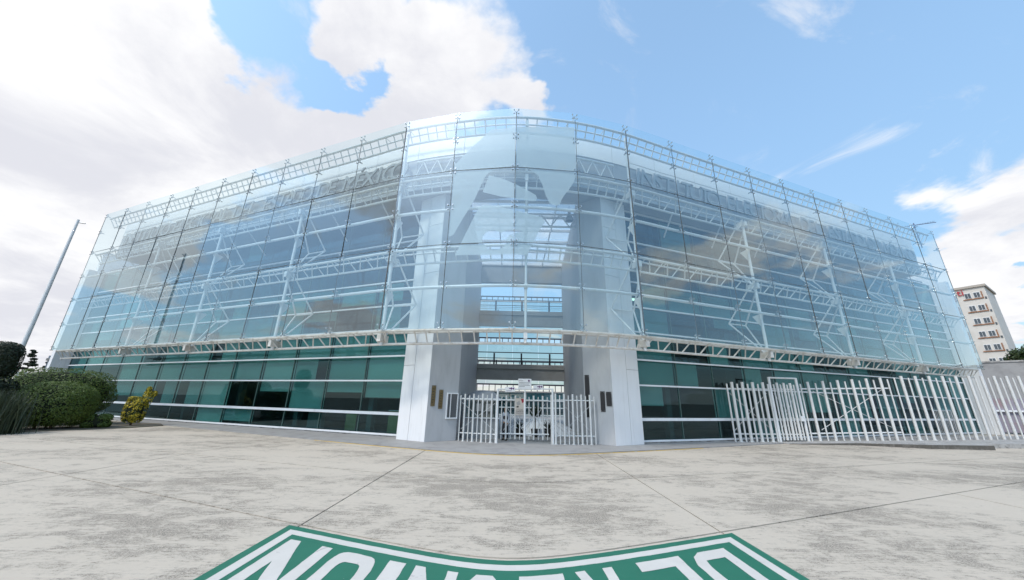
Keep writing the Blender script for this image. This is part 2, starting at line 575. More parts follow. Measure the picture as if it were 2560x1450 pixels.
def text_mesh(txt, size, material, extrude=0.01, shear=0.0):
    def mk():
        c = bpy.data.curves.new('text', 'FONT')
        c.body, c.size, c.extrude, c.shear = txt, size, extrude, shear
        c.align_x, c.align_y = 'CENTER', 'BOTTOM_BASELINE'
        c.resolution_u = 3
        o = bpy.data.objects.new('text', c)
        COL.objects.link(o)
        dg = bpy.context.evaluated_depsgraph_get()
        me = bpy.data.meshes.new_from_object(o.evaluated_get(dg))
        bpy.data.objects.remove(o)
        me.materials.clear()
        me.materials.append(MATS[material])
        return me
    return shared(('txt', txt, size, material, extrude, shear), mk)


def text(name, txt, size, material, parent, origin, ax, extrude=0.004, shear=0.0, az=(0, 0, 1)):
    """text whose baseline runs along ax at origin, standing towards az"""
    m = frame(origin, ax, az) @ Matrix(((1, 0, 0, 0), (0, 0, -1, 0), (0, 1, 0, 0), (0, 0, 0, 1)))
    return reg(bpy.data.objects.new(name, text_mesh(txt, size, material, extrude, shear)), parent, m)


# ------------------------------------------------------------------ plan of the curved glass screen
LA, RA = R(21.2), R(20.6)
L0, R0 = Vector((-6.45, 16.85)), Vector((6.5, 16.75))
LD, RD = Vector((-math.cos(LA), math.sin(LA))), Vector((math.cos(RA), math.sin(RA)))
LN, RN = Vector((math.sin(LA), math.cos(LA))), Vector((-math.sin(RA), math.cos(RA)))
NODES = [L0 + LD * 3.36 * k for k in range(10, 0, -1)] + [L0, Vector((-3.33, 16.1)), Vector((0.04, 15.65)), Vector((3.38, 15.95)), R0] \
    + [R0 + RD * 3.44 * k for k in range(1, 11)]
NS = len(NODES) - 1      # 24 bays


def plan(s, off=0.0):
    """point on the smooth screen curve at bay coordinate s, off metres towards the building; also tangent, inward normal"""
    s = max(0.0, min(NS - 1e-6, s))
    i = int(s)
    t = s - i
    p1, p2 = NODES[i], NODES[i + 1]
    p0 = NODES[i - 1] if i > 0 else 2 * p1 - p2
    p3 = NODES[i + 2] if i + 2 <= NS else 2 * p2 - p1
    pos = 0.5 * ((2 * p1) + (p2 - p0) * t + (2 * p0 - 5 * p1 + 4 * p2 - p3) * t * t + (3 * p1 - p0 - 3 * p2 + p3) * t ** 3)
    d = 0.5 * ((p2 - p0) + 2 * (2 * p0 - 5 * p1 + 4 * p2 - p3) * t + 3 * (3 * p1 - p0 - 3 * p2 + p3) * t * t)
    d.normalize()
    n = Vector((-d.y, d.x))
    return pos + n * off, d, n


def curve(s0, s1, off, per=5):
    n = max(2, int(round((s1 - s0) * per)) + 1)
    return [plan(s0 + (s1 - s0) * k / (n - 1), off)[0] for k in range(n)]


def wing(side, u, off):
    return (L0 + LD * u + LN * off) if side == 'L' else (R0 + RD * u + RN * off)


# ------------------------------------------------------------------ ground
def K(x, c, sl, a):
    return c + sl * (math.sqrt(x * x + a * a) - a)


def J0(x): return -14.0 + 0 * x
def J1(x): return K(x, 5.72, 0.41, 0.8)
def J2(x): return K(x, 10.35, 0.33, 1.2)
def J3(x): return K(x, 15.15, 0.47, 2.2)


g = MB().poly([(-600, -300, -0.12), (600, -300, -0.12), (600, 900, -0.12), (-600, 900, -0.12)]).build('ground', 'earth')
tag(g, 'wide flat ground around the plaza', kind='structure')
XS = [-46, -36, -27.5, -19.3, -11.6, -3.5, 3.68, 11.6, 19.5, 28, 37, 46]


def lerpx(a, b, n):
    return [a + (b - a) * k / n for k in range(n + 1)]


xs = lerpx(-46, 46, 160)
plaza = MB().strip([(x, -14.0) for x in xs], [(x, J3(x) - 0.02) for x in xs], -0.10, -0.035).build('plaza', 'joint_dirt')
tag(plaza, 'pale worn concrete plaza in front of the building', kind='structure')
GAP = 0.016
for a, b in zip(XS, XS[1:]):
    for c0, c1 in ((J0, J1), (J1, J2), (J2, J3)):
        q = lerpx(a + GAP, b - GAP, max(12, int((b - a) / 0.2)))
        MB().strip([(x, c0(x) + 1.6 * GAP + .006 * mnoise.noise(Vector((x * 3, 1, 0)))) for x in q], [(x, c1(x) - 1.6 * GAP - .006 * mnoise.noise(Vector((x * 3, 5, 0)))) for x in q], -0.08, 0.0 - random.random() * 0.003).build('slab', 'plaza_concrete', plaza)
ap = MB().strip([(x, J3(x) + 0.03) for x in xs], [(x, 78) for x in xs], -0.1, 0.03).build('apron', 'apron_concrete')
tag(ap, 'smooth grey concrete floor along the facade and through the passage', kind='structure')
q = lerpx(-9.6, 9.6, 60)
yl = MB().strip([(x, J3(x) - 0.16) for x in q], [(x, J3(x) - 0.03) for x in q], 0.001, 0.005).build('kerb_line', 'paint_yellow')
tag(yl, 'faded yellow line painted along the curved kerb', kind='structure')

# raised pavement on the right
pv = [(15.8, 21.35), (20.1, 21.5), (23.0, 20.55), (26.4, 20.5), (26.9, 21.3), (31.0, 21.9), (46, 24.5), (46, 30), (15.8, 25.0)]
pave = MB().prism(pv, -0.05, lambda x, y: 0.034 + 0.20 * max(0, min(1, (x - 16.5) / 8.0))).build('pavement', 'kerb_concrete')
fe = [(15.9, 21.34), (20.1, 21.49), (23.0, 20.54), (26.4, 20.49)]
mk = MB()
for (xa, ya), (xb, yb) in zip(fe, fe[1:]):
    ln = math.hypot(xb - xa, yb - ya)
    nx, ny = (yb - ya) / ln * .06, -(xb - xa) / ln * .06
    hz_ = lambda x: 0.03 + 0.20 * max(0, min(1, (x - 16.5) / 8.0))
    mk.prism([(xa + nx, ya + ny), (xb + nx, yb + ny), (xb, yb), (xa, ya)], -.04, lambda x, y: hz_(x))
kf = mk.build('kerb', 'kerb_shade_grime')  # near-black colour carries the face's shade as well as its grime
tag(kf, 'grimy kerb edge of the raised pavement, coloured darker as its shaded side', kind='structure')
tag(pave, 'low raised concrete pavement under the white bar fence', kind='structure')

# ------------------------------------------------------------------ painted assembly sign on the plaza
sg = thing('ground_sign', 'green painted ground sign with white border and upside-down words DE REUNION', 'ground sign', (0, 4, 0))


def top(x): return K(x, 5.64, 0.40, 0.8)


def paint(name, pts, mat_, z, parent=sg):
    """flat paint patch; pts in (x, d) with d measured from the sign's far edge towards the camera"""
    MB().poly([(x, top(x) - d, z) for x, d in pts]).build(name, mat_, parent)


def wob(p):
    """brush wobble of hand-painted edges"""
    v = Vector((p[0] * 7.0, p[1] * 7.0, 0.3))
    return (p[0] + 0.007 * mnoise.noise(v), p[1] + 0.007 * mnoise.noise(v + Vector((9, 4, 2))), p[2])


XL, XR, DB = -3.68, 3.84, 4.6
q = lerpx(XL, XR, 110)
MB().strip([(x, top(x) - DB) for x in q], [(x, top(x)) for x in q], 0.001, 0.004).build('panel', 'sign_green', sg)
bo, bi = 0.15, 0.30
q = lerpx(XL + bo, XR - bo, 110)
MB().strip([(x, top(x) - bi) for x in q], [(x, top(x) - bo) for x in q], 0.004, 0.0075).build('border', 'paint_white', sg)
MB().strip([(x, top(x) - DB + bo) for x in q], [(x, top(x) - DB + bi) for x in q], 0.004, 0.0075).build('border', 'paint_white', sg)
for xa, xb in ((XL + bo, XL + bi), (XR - bi, XR - bo)):
    q = lerpx(xa, xb, 2)
    MB().strip([(x, top(x) - DB + bi + .002) for x in q], [(x, top(x) - bi - .002) for x in q], 0.004, 0.0075).build('border', 'paint_white', sg)

for ch_ in sg.children:
    for v_ in ch_.data.vertices:
        v_.co = wob(v_.co)

# glyphs in a unit box: x 0..1 left to right when read upright, y 0..1 up
S_, H_ = 0.24, 0.15


def oval(cx, cy, rx, ry, sq=0.55):
    o = []
    for k in range(24):
        a = 6.28318 * k / 24
        c, s = math.cos(a), math.sin(a)
        o.append((cx + rx * math.copysign(abs(c) ** sq, c), cy + ry * math.copysign(abs(s) ** sq, s)))
    return o


GLYPH = {
    'N': [[(0, 0), (S_, 0), (S_, 1), (0, 1)], [(S_, 1), (S_, .62), (1 - S_, 0), (1 - S_, .38)], [(1 - S_, 0), (1, 0), (1, 1), (1 - S_, 1)]],
    'I': [[(0, 0), (1, 0), (1, 1), (0, 1)]],
    'E': [[(0, 0), (S_ + .02, 0), (S_ + .02, 1), (0, 1)], [(S_ + .02, 0), (1, 0), (1, H_), (S_ + .02, H_)], [(S_ + .02, .43), (.85, .43), (.85, .57), (S_ + .02, .57)], [(S_ + .02, 1 - H_), (1, 1 - H_), (1, 1), (S_ + .02, 1)]],
    'U': [[(0, .25), (S_, .25), (S_, 1), (0, 1)], [(1 - S_, .25), (1, .25), (1, 1), (1 - S_, 1)], [(0, .25), (.06, .1), (.25, 0), (.75, 0), (.94, .1), (1, .25), (1 - S_, .25), (.68, H_), (.32, H_), (S_, .25)]],
    'R': [[(0, 0), (S_ + .02, 0), (S_ + .02, 1), (0, 1)], [(S_ + .02, 1 - H_), (.75, 1 - H_), (.92, 1 - H_ * .5), (.75, 1), (S_ + .02, 1)], [(S_ + .02, .42), (.75, .42), (.92, .48), (.75, .57), (S_ + .02, .57)],
          [(.72, .57), (.92, .48), (1, .62), (1, .84), (.92, 1 - H_ * .5), (.72, 1 - H_)], [(.45, .42), (.70, .42), (1, 0), (.74, 0)]],
    'D': [[(0, 0), (S_, 0), (S_, 1), (0, 1)], [(S_, 0), (.7, 0), (.9, .06), (.72, H_), (S_, H_)], [(S_, 1 - H_), (.72, 1 - H_), (.9, .94), (.7, 1), (S_, 1)], [(.72, H_), (.9, .06), (1, .2), (1, .8), (.9, .94), (.72, 1 - H_), (1 - S_, .75), (1 - S_, .25)]],
}


def glyph_O():
    o, i_ = oval(.5, .5, .5, .5, .42), oval(.5, .5, .26, .345, .42)
    return [[o[k], o[(k + 1) % 24], i_[(k + 1) % 24], i_[k]] for k in range(24)]


GLYPH['O'] = glyph_O()
LH = 1.75
for ch, xl, xr in (('N', -3.28, -2.50), ('O', -2.37, -1.70), ('I', -1.56, -1.32), ('N', -1.18, -0.60), ('U', -0.47, -0.06), ('E', 0.16, 0.72), ('R', 0.88, 1.40), ('E', 1.76, 2.46), ('D', 2.60, 3.30)):
    mb = MB()
    for part in GLYPH[ch]:
        pts = []
        for gx, gy in part:        # turned by half a turn: read from the building side
            x = xr - gx * (xr - xl)
            pts.append((x, gy))
        fine = []
        for (xa, ga), (xb, gb) in zip(pts, pts[1:] + pts[:1]):
            n_ = max(1, int(math.hypot(xb - xa, (gb - ga) * LH) / 0.05))
            for j in range(n_):
                x, gy = xa + (xb - xa) * j / n_, ga + (gb - ga) * j / n_
                fine.append(wob((x, top(x) - 0.46 - gy * LH, 0.0078)))
        mb.poly(fine)
    bmm = mb.build('letter', 'paint_white', sg)

# ------------------------------------------------------------------ the building behind the screen
bld = thing('office_building', 'white and green glazed office block behind the curved glass screen', 'building', (0, 20, 0))
HZ = [0.14, 1.22, 3.0, 4.4, 6.0, 7.5, 9.05, 11.75, 13.9]
OFF = {'L': 3.5, 'R': 2.8}
U0 = {'L': 0.72, 'R': 1.70}
U1 = {'L': 40.4, 'R': 38.8}
NC = 13
rnd = random.Random(3)


def wall_m(side, u, off, z, w_, d_, h_):
    """unit-box matrix: width along the wing, depth across, height"""
    p = wing(side, u, off)
    ax = LD if side == 'L' else RD
    return frame((p.x, p.y, z), (ax.x, ax.y, 0), (0, 0, 1), (w_, d_, h_))


for side in 'LR':
    o_, u0, u1 = OFF[side], U0[side], U1[side]
    cw = (u1 - u0) / NC
    for c in range(NC + 1):
        u = u0 + c * cw
        ubox('mullion', 'mullion_green', bld, wall_m(side, u + (0.03 if c == 0 else -0.03 if c == NC else 0), o_ + 0.02, 7.0, 0.05, 0.10, 13.7))
    for k, z in enumerate(HZ):
        h = 0.15 if k == 1 else 0.085
        ubox('rail', 'mullion_white', bld, wall_m(side, (u0 + u1) / 2, o_ - 0.045, z, u1 - u0, 0.13, h))
    ubox('plinth', 'kerb_concrete', bld, wall_m(side, (u0 + u1) / 2, o_ + 0.02, 0.06, u1 - u0, 0.16, 0.10))
    for c in range(NC):
        for k in range(len(HZ) - 1):
            z0, z1 = HZ[k] + 0.03, HZ[k + 1] - 0.03
            uc = u0 + (c + 0.5) * cw
            m = wall_m(side, uc, o_, (z0 + z1) / 2, cw - 0.05, 0.012, z1 - z0)
            sc_ = (cw - 0.05, 0.012, z1 - z0)
            m = m @ Matrix.Diagonal((*(1 / q for q in sc_), 1)) @ Matrix.Rotation(R(rnd.uniform(-.15, .15)), 4, 'Z') @ Matrix.Rotation(R(rnd.uniform(-.15, .15)), 4, 'X') @ Matrix.Diagonal((*sc_, 1))
            ubox('pane', 'tower_glass', bld, m)
            # roller blinds behind the pane
            r_ = rnd.random()
            if True:
                full = 0.85 if k in (2, 3, 4) else 0.3 if k == 0 else 0.72 if k == 1 else 0.8 if k == 5 else 0.16
                if r_ < full:
                    wdt = cw * rnd.choice((0.97, 0.97, 0.97, 0.62))
                    drop = (z1 - z0) * (1.0 if rnd.random() < 0.6 or k in (2, 3) else rnd.uniform(0.25, 0.85))
                    uo = rnd.choice((-1, 1)) * (cw * 0.97 - wdt) / 2
                    ubox('blind', rnd.choice(('blind_fabric', 'blind_fabric', 'blind_pale')), bld,
                         wall_m(side, uc + uo, o_ + 0.16 + rnd.uniform(0, .04), z1 - drop / 2, wdt, 0.008, drop))
    # floors, ceilings, inner and outer walls; the wings stop clear of the passage
    def us(off):
        return max(u0 + .05, ((-6.45 + math.sin(LA) * off + 5.25) / math.cos(LA)) if side == 'L' else ((0.15 + math.sin(RA) * off) / math.cos(RA)))

    def deep(nm, mt, oa, ob, z0, z1, ub=u1 - .05):
        pts = [wing(side, us(oa), oa), wing(side, ub, oa), wing(side, ub, ob), wing(side, us(ob), ob)]
        if side == 'L':
            pts.reverse()
        MB().prism([tuple(p) for p in pts], z0, z1).build(nm, mt, bld)
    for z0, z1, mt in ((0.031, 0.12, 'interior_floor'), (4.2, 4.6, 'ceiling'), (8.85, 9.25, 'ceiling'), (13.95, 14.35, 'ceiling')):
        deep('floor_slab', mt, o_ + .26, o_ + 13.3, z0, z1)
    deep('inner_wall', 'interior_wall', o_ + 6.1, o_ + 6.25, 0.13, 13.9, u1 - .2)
    deep('rear_wall', 'white_wall', o_ + 13.4, o_ + 13.7, 0.03, 14.2)
    ubox('end_wall', 'white_wall', bld, wall_m(side, u1 + 0.30, o_ + 6.6, 8.1, 0.5, 14.4, 16.14))
    ubox('corner_pilaster', 'white_wall', bld, wall_m(side, u1 + 0.36, o_ - 0.9, 7.0, 0.55, 0.56, 13.95))
    for k in range(5):
        uu = u0 + cw * (k * 2 + 1.0)
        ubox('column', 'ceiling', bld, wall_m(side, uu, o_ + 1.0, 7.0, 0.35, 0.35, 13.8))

# fascia band, parapet and soffit follow the curve, bay by bay
for i in range(NS):
    for nm, mt, z0, z1, o0 in (('fascia_panel', 'fascia_grey', 14.02, 16.18, 1.50), ('parapet_panel', 'parapet_white', 16.2, 17.45, 1.47)):
        a, b = curve(i + .004, i + .996, o0), curve(i + .004, i + .996, o0 + 0.12)
        MB().strip(a, b, z0, z1).build(nm, mt, bld)
a, b = curve(0, NS, 1.64, 3), []
for k, p in enumerate(a):
    s = NS * k / (len(a) - 1)
    d_ = 17.0 if (s < 8.0 or s > 16.0) else 4.4
    b.append(plan(s, 1.64)[0] + plan(s)[2] * (d_ - 1.64))
MB().strip(curve(0, NS, 1.64, 3), [plan(NS * k / (len(a) - 1), 3.2 if 10 < NS * k / (len(a) - 1) < 14 else 3.9)[0] for k in range(len(a))], 14.0, 14.12).build('soffit', 'fascia_grey', bld)
MB().strip(a, b, 16.0, 16.19).build('roof', 'fascia_grey', bld)
for s in [x * 1.25 + 0.4 for x in range(int((NS - 0.5) / 1.25) + 1)]:
    if 9.9 < s < 14.1:
        continue
    o_ = OFF['L'] if s < 12 else OFF['R']
    p, q_ = plan(s, 1.75)[0], plan(s, o_ - 0.05)[0]
    bar('eave_strut', 'white_steel', (p.x, p.y, 14.0), (q_.x, q_.y, 12.6), 0.05, bld, 6)

# entrance piers with recessed joints between their cladding panels
PL = [(-5.82, 19.41), (-4.14, 18.49), (-2.75, 19.45), (-2.92, 31.6), (-5.2, 31.6), (-5.82, 20.4)]
PR = [(6.99, 19.42), (7.05, 20.0), (6.6, 31.6), (4.72, 31.6), (3.98, 19.45), (5.24, 18.49)]
for poly in (PL, PR):
    cx = sum(p[0] for p in poly) / len(poly)
    cyy = sum(p[1] for p in poly) / len(poly)
    core = [((p[0] - cx) * 0.985 + cx, (p[1] - cyy) * 0.992 + cyy) for p in poly]
    MB().prism(core, 0.03, 14.3).build('pier', 'grey_wall', bld)


def cladding(p, q, z0, z1, mat_, nm='cladding_panel', t=0.055):
    """panel over the line p->q, facing to the right of p->q"""
    p, q = Vector(p), Vector(q)
    d = (q - p).normalized()
    n = Vector((d.y, -d.x))
    p, q = p + d * 0.012, q - d * 0.012
    MB().prism([tuple(p + n * t * 0.0), tuple(q), tuple(q - n * t), tuple(p - n * t)][::1], z0, z1).build(nm, mat_, bld)


def split(p, q, t):
    return (p[0] + (q[0] - p[0]) * t, p[1] + (q[1] - p[1]) * t)


rows = [(0.035, 5.6), (5.625, 8.95), (8.975, 12.0), (12.025, 14.25)]
rows2 = [(0.035, 3.75), (3.775, 8.2), (8.225, 14.25)]
m_ = split(PL[0], PL[1], 0.42)
for z0, z1 in rows2:
    cladding(PL[0], m_, z0, z1, 'white_wall')
for z0, z1 in rows:
    cladding(m_, PL[1], z0, z1, 'white_wall')
m_ = split(PR[5], PR[0], 0.55)
for z0, z1 in rows:
    cladding(PR[5], m_, z0, z1, 'white_wall')
for z0, z1 in rows2:
    cladding(m_, PR[0], z0, z1, 'white_wall')
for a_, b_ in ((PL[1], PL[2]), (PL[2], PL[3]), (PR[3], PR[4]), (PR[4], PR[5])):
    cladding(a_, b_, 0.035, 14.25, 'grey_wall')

# bridges across the far end of the passage
for z0, z1 in ((3.72, 5.02), (8.45, 9.82), (12.6, 14.6)):
    MB().box((-2.95, 31.0, z0), (4.75, 31.5, z1 - 0.4)).build('bridge_beam', 'beam_grey', bld)
    MB().box((-2.95, 30.9, z1 - 0.38), (4.75, 33.0, z1)).build('bridge_deck', 'beam_grey', bld)
for zb in (5.02, 9.82):
    for k, x in enumerate((-1.45, 0.95, 3.45)):
        MB().box((x - .07, 31.0, zb), (x + .07, 31.1, zb + 0.98)).build('railing_post', 'dark_rail', bld)
        MB().box((x + .10, 32.7, zb), (x + .20, 32.8, zb + 0.55)).build('railing_post', 'dark_rail', bld)
    for z, r_ in ((1.05, .04), (.55, .03), (.38, .015), (.22, .015)):
        bar('railing_rail', 'dark_rail', (-2.9, 31.05, zb + z), (4.7, 31.05, zb + z), r_, bld, 6)
# skylight over the passage
for ix, x0 in enumerate((-2.9, -1.0, 0.9, 2.8)):
    for iy in range(6):
        y0 = 19.4 + iy * 1.95
        MB().box((x0 + .05, y0 + .05, 14.32), (x0 + 1.85, y0 + 1.90, 14.35)).build('skylight_pane', 'skylight_panel', bld)
for x0 in (-2.9, -1.0, 0.9, 2.8, 4.7):
    MB().box((x0 - .04, 19.3, 14.18), (x0 + .04, 31.1, 14.31)).build('skylight_bar', 'white_steel', bld)
for iy in range(7):
    y0 = 19.4 + iy * 1.95
    MB().box((-2.95, y0 - .05, 14.0), (4.75, y0 + .05, 14.175)).build('skylight_bar', 'white_steel', bld)
# lattice beam under the eave over the entrance
for z in (15.75, 14.75):
    c_ = curve(10.05, 13.95, 1.2)
    MB().tube([(p.x, p.y, z) for p in c_], 0.07, 8).build('eave_beam_chord', 'white_steel', bld, True)
for k in range(26):
    s0, s1 = 10.05 + k * .15, 10.05 + (k + 1) * .15
    pa, pb = plan(s0, 1.2)[0], plan(s1, 1.2)[0]
    za, zb = (15.75, 14.75) if k % 2 else (14.75, 15.75)
    bar('eave_beam_web', 'white_steel', (pa.x, pa.y, za), (pb.x, pb.y, zb), 0.035, bld, 6)
for z in (12.9, 13.8):
    bar('roof_truss_chord', 'white_steel', (-3.2, 20.4, z), (4.3, 20.4, z), 0.07, bld)
for k in range(12):
    x = -3.2 + k * 0.625
    za, zb = (12.9, 13.8) if k % 2 else (13.8, 12.9)
    bar('roof_truss_web', 'white_steel', (x, 20.4, za), (x + .625, 20.4, zb), 0.045, bld, 6)
# lit ceiling panels in two offices
for side, u, z in (('R', 4.0, 8.80), ('R', 21.0, 8.80)):
    ubox('ceiling_light', 'lit_panel', bld, wall_m(side, u, OFF[side] + 2.3, z, 0.9, 0.35, 0.05))
# service window in the left jamb
jd = (Vector(PL[2]) - Vector(PL[1])).normalized()
jn = Vector((jd.y, -jd.x))


def jamb_box(nm, mt, side, t0, t1, z0, z1, d0, d1, parent):
    """box on a jamb wall: t along the wall in metres from the pier corner, d proud of it"""
    if side == 'L':
        o0, dr = Vector(PL[1]), (Vector(PL[2]) - Vector(PL[1])).normalized()
    else:
        o0, dr = Vector(PR[5]), (Vector(PR[4]) - Vector(PR[5])).normalized()
    nn = Vector((dr.y, -dr.x)) if side == 'L' else Vector((-dr.y, dr.x))
    c = o0 + dr * (t0 + t1) / 2 + nn * (d0 + d1) / 2
    return ubox(nm, mt, parent, frame((c.x, c.y, (z0 + z1) / 2), (dr.x, dr.y, 0), (0, 0, 1), (abs(t1 - t0), abs(d1 - d0), z1 - z0)))


for t0, t1, z0, z1 in ((1.02, 1.06, 1.15, 2.32), (1.62, 1.66, 1.15, 2.32), (1.02, 1.66, 1.09, 1.15), (1.02, 1.66, 2.32, 2.38), (1.22, 1.25, 1.15, 2.32)):
    jamb_box('window_frame', 'mullion_white', 'L', t0, t1, z0, z1, 0.0, 0.09, bld)
jamb_box('window_pane', 'window_dark', 'L', 1.06, 1.62, 1.15, 2.32, 0.0, 0.03, bld)

# plaques on the jambs: each its own thing
for side, t0, t1, z0, z1, mt, lab in (
        ('L', 0.16, 0.38, 1.70, 2.72, 'bronze', 'tall bronze plaque on the left jamb, the one nearer the outer corner'),
        ('L', 0.58, 0.80, 1.58, 2.52, 'bronze', 'bronze plaque on the left jamb beside the service window'),
        ('R', 1.25, 1.50, 1.30, 3.45, 'black_plate', 'very tall black panel on the right jamb above the gate'),
        ('R', 0.42, 0.66, 1.60, 2.60, 'black_plate', 'narrow black plaque on the right jamb between the tall panel and the corner'),
        ('R', 0.06, 0.34, 1.88, 2.58, 'black_plate', 'broad black plaque on the right jamb nearest the outer corner')):
    p = thing('plaque', lab, 'plaque', (0, 18.5, z0), 'plaques on the entrance jambs')
    jamb_box('plate', mt, side, t0, t1, z0, z1, 0.005, 0.035, p)
    for k in (0, 1):
        for zz in (z0 + .05, z1 - .05):
            jamb_box('bolt', 'chrome', side, (t0 + .02, t1 - .04)[k], (t0 + .04, t1 - .02)[k], zz - .012, zz + .012, 0.035, 0.045, p)
    if mt == 'bronze':
        for r_ in range(6):
            zz = z1 - 0.18 - r_ * 0.13
            jamb_box('text_line', 'black_plate', side, t0 + .04, t1 - .04 - (r_ % 3) * .03, zz - .014, zz + .014, 0.035, 0.037, p)

# ------------------------------------------------------------------ letters along the eaves
NAME = 'INSTITUTO ELECTORAL DEL ESTADO DE MÉXICO'
for side, s0, s1, lab in (('L', 0.35, 9.75, 'row of pale metal letters along the eave of the left wing'), ('R', 14.35, 23.6, 'row of pale metal letters along the eave of the right wing')):
    t = thing('eave_lettering', lab, 'lettering', (*plan(s0, 1.2)[0], 14.6), 'letters of the institution name on both eaves')
    for k, ch in enumerate(NAME):
        if ch == ' ':
            continue
        s = s0 + (s1 - s0) * (k + .5) / len(NAME)
        p, d, n = plan(s, 1.18)
        text('letter', ch, 1.75, 'letter_metal', t, (p.x, p.y, 14.85), (d.x, d.y, 0), 0.05, 0.15)
        bar('bracket', 'white_steel', (p.x, p.y, 15.2), (p.x + n.x * .32, p.y + n.y * .32, 15.2), 0.025, t, 6)
    for z in (15.25, 16.4):
        c_ = curve(s0, s1, 1.30, 3)
        MB().tube([(p.x, p.y, z) for p in c_], 0.025, 6).build('rail', 'white_steel', t, True)

# ------------------------------------------------------------------ the glass screen
scr = thing('glass_screen', 'tall curved screen of clear glass panes on white tubular trusses across the facade', 'glass screen', (0, 16, 4.6))
GZ = [5.2, 9.52, 13.88, 17.80]
rnd = random.Random(11)
for i in range(NS):
    a, b = NODES[i], NODES[i + 1]
    d = (b - a)
    L_ = d.length
    c = (a + b) / 2
    for k in range(3):
        z0, z1 = GZ[k] + 0.012, GZ[k + 1] - 0.012
        m = frame((c.x, c.y, (z0 + z1) / 2), (d.x, d.y, 0), (0, 0, 1), (L_ - 0.03, 0.02, z1 - z0))
        m = m @ Matrix.Diagonal((1 / (L_ - .03), 1 / .02, 1 / (z1 - z0), 1)) @ Matrix.Rotation(R(rnd.uniform(-.5, .5)), 4, 'Z') @ Matrix.Rotation(R(rnd.uniform(-.4, .4)), 4, 'X') @ Matrix.Diagonal((L_ - .03, .02, z1 - z0, 1))
        ubox('pane', 'screen_glass', scr, m)
    for z in GZ[1:3]:
        ubox('gasket', 'dark_gasket', scr, frame((c.x, c.y, z), (d.x, d.y, 0), (0, 0, 1), (L_ - .02, 0.04, 0.022)))
for i, p in enumerate(NODES):
    wd = 0.055 if i in (10, 14) else 0.014
    ubox('gasket', 'dark_gasket', scr, frame((p.x, p.y, (GZ[0] + GZ[-1]) / 2 - .2), (plan(i)[1].x, plan(i)[1].y, 0), (0, 0, 1), (wd, 0.042, GZ[-1] - GZ[0] - .5)))


def spider():
    mb = MB()
    mb.tube([(0, 0.02, 0), (0, 0.30, 0)], 0.035, 8)
    for sx in (-1, 1):
        for sz in (-1, 1):
            mb.tube([(0, 0.12, 0), (sx * .13, 0.05, sz * .13)], 0.018, 6)
            mb.tube([(sx * .13, -0.035, sz * .13), (sx * .13, 0.06, sz * .13)], 0.036, 8)
    return mb.mesh('spider', 'chrome', True)


sp = spider()
for i, p in enumerate(NODES):
    _, d, n = plan(i)
    for z in (5.36, 7.36, 9.52, 11.66, 13.88, 15.9, 17.58):
        reg(bpy.data.objects.new('spider_fitting', sp), scr, frame((p.x, p.y, z), (d.x, d.y, 0)))

# trusses: front chord, lower chord and rear chord, with the webs between them
nweb = 0
for zt, zb, lower, mt, zig in ((17.45, 16.75, 0.75, 'white_steel', 0), (13.80, 13.10, 0.75, 'white_steel', 1), (9.48, 8.86, 0.75, 'white_steel', 1), (5.20, 4.62, 0.70, 'grimy_steel', 1)):
    for s0, s1, nm in ((0, 10, 'L'), (10, 14, 'C'), (14, NS, 'R')):
        fr = curve(s0, s1, 0.32)
        tr = MB().tube([(p.x, p.y, zt) for p in fr], 0.075, 8).build('ladder_truss', mt, scr, True)
        MB().tube([(p.x, p.y, zb) for p in curve(s0, s1, lower)], 0.065, 8).build('lower_chord', mt, tr, True)
        MB().tube([(p.x, p.y, zt + .0) for p in curve(s0, s1, .85)], 0.05, 8).build('rear_chord', mt, tr, True)
        step = 0.18
        n = int((s1 - s0) / step)
        rest = MB()
        for k in range(n + 1):
            s = s0 + (s1 - s0) * k / n
            dz = (0.05 if k % 2 else -0.05) if (zig and nm != 'C') else 0.0
            a_ = plan(s + dz, 0.32)[0]
            b_ = plan(s - dz, lower)[0]
            c_ = plan(s, .85)[0]
            near = 6.6 < s < 17.4
            if near and nweb < 292:
                bar('rung', mt, (a_.x, a_.y, zt), (b_.x, b_.y, zb), 0.034, tr, 6)
                nweb += 1
            else:
                rest.tube([(a_.x, a_.y, zt), (b_.x, b_.y, zb)], 0.034, 6)
            if k % 4 == 0:
                rest.tube([(a_.x, a_.y, zt), (c_.x, c_.y, zt)], 0.022, 5)
        if rest.v:
            wo_ = rest.build('web', mt, tr, True)
            wo_['kind'] = 'stuff'
for z in (7.36, 11.66):
    for s0, s1 in ((0, 10), (10, 14), (14, NS)):
        MB().tube([(p.x, p.y, z) for p in curve(s0, s1, 0.32)], 0.085, 8).build('tie_tube', 'white_steel', scr, True)

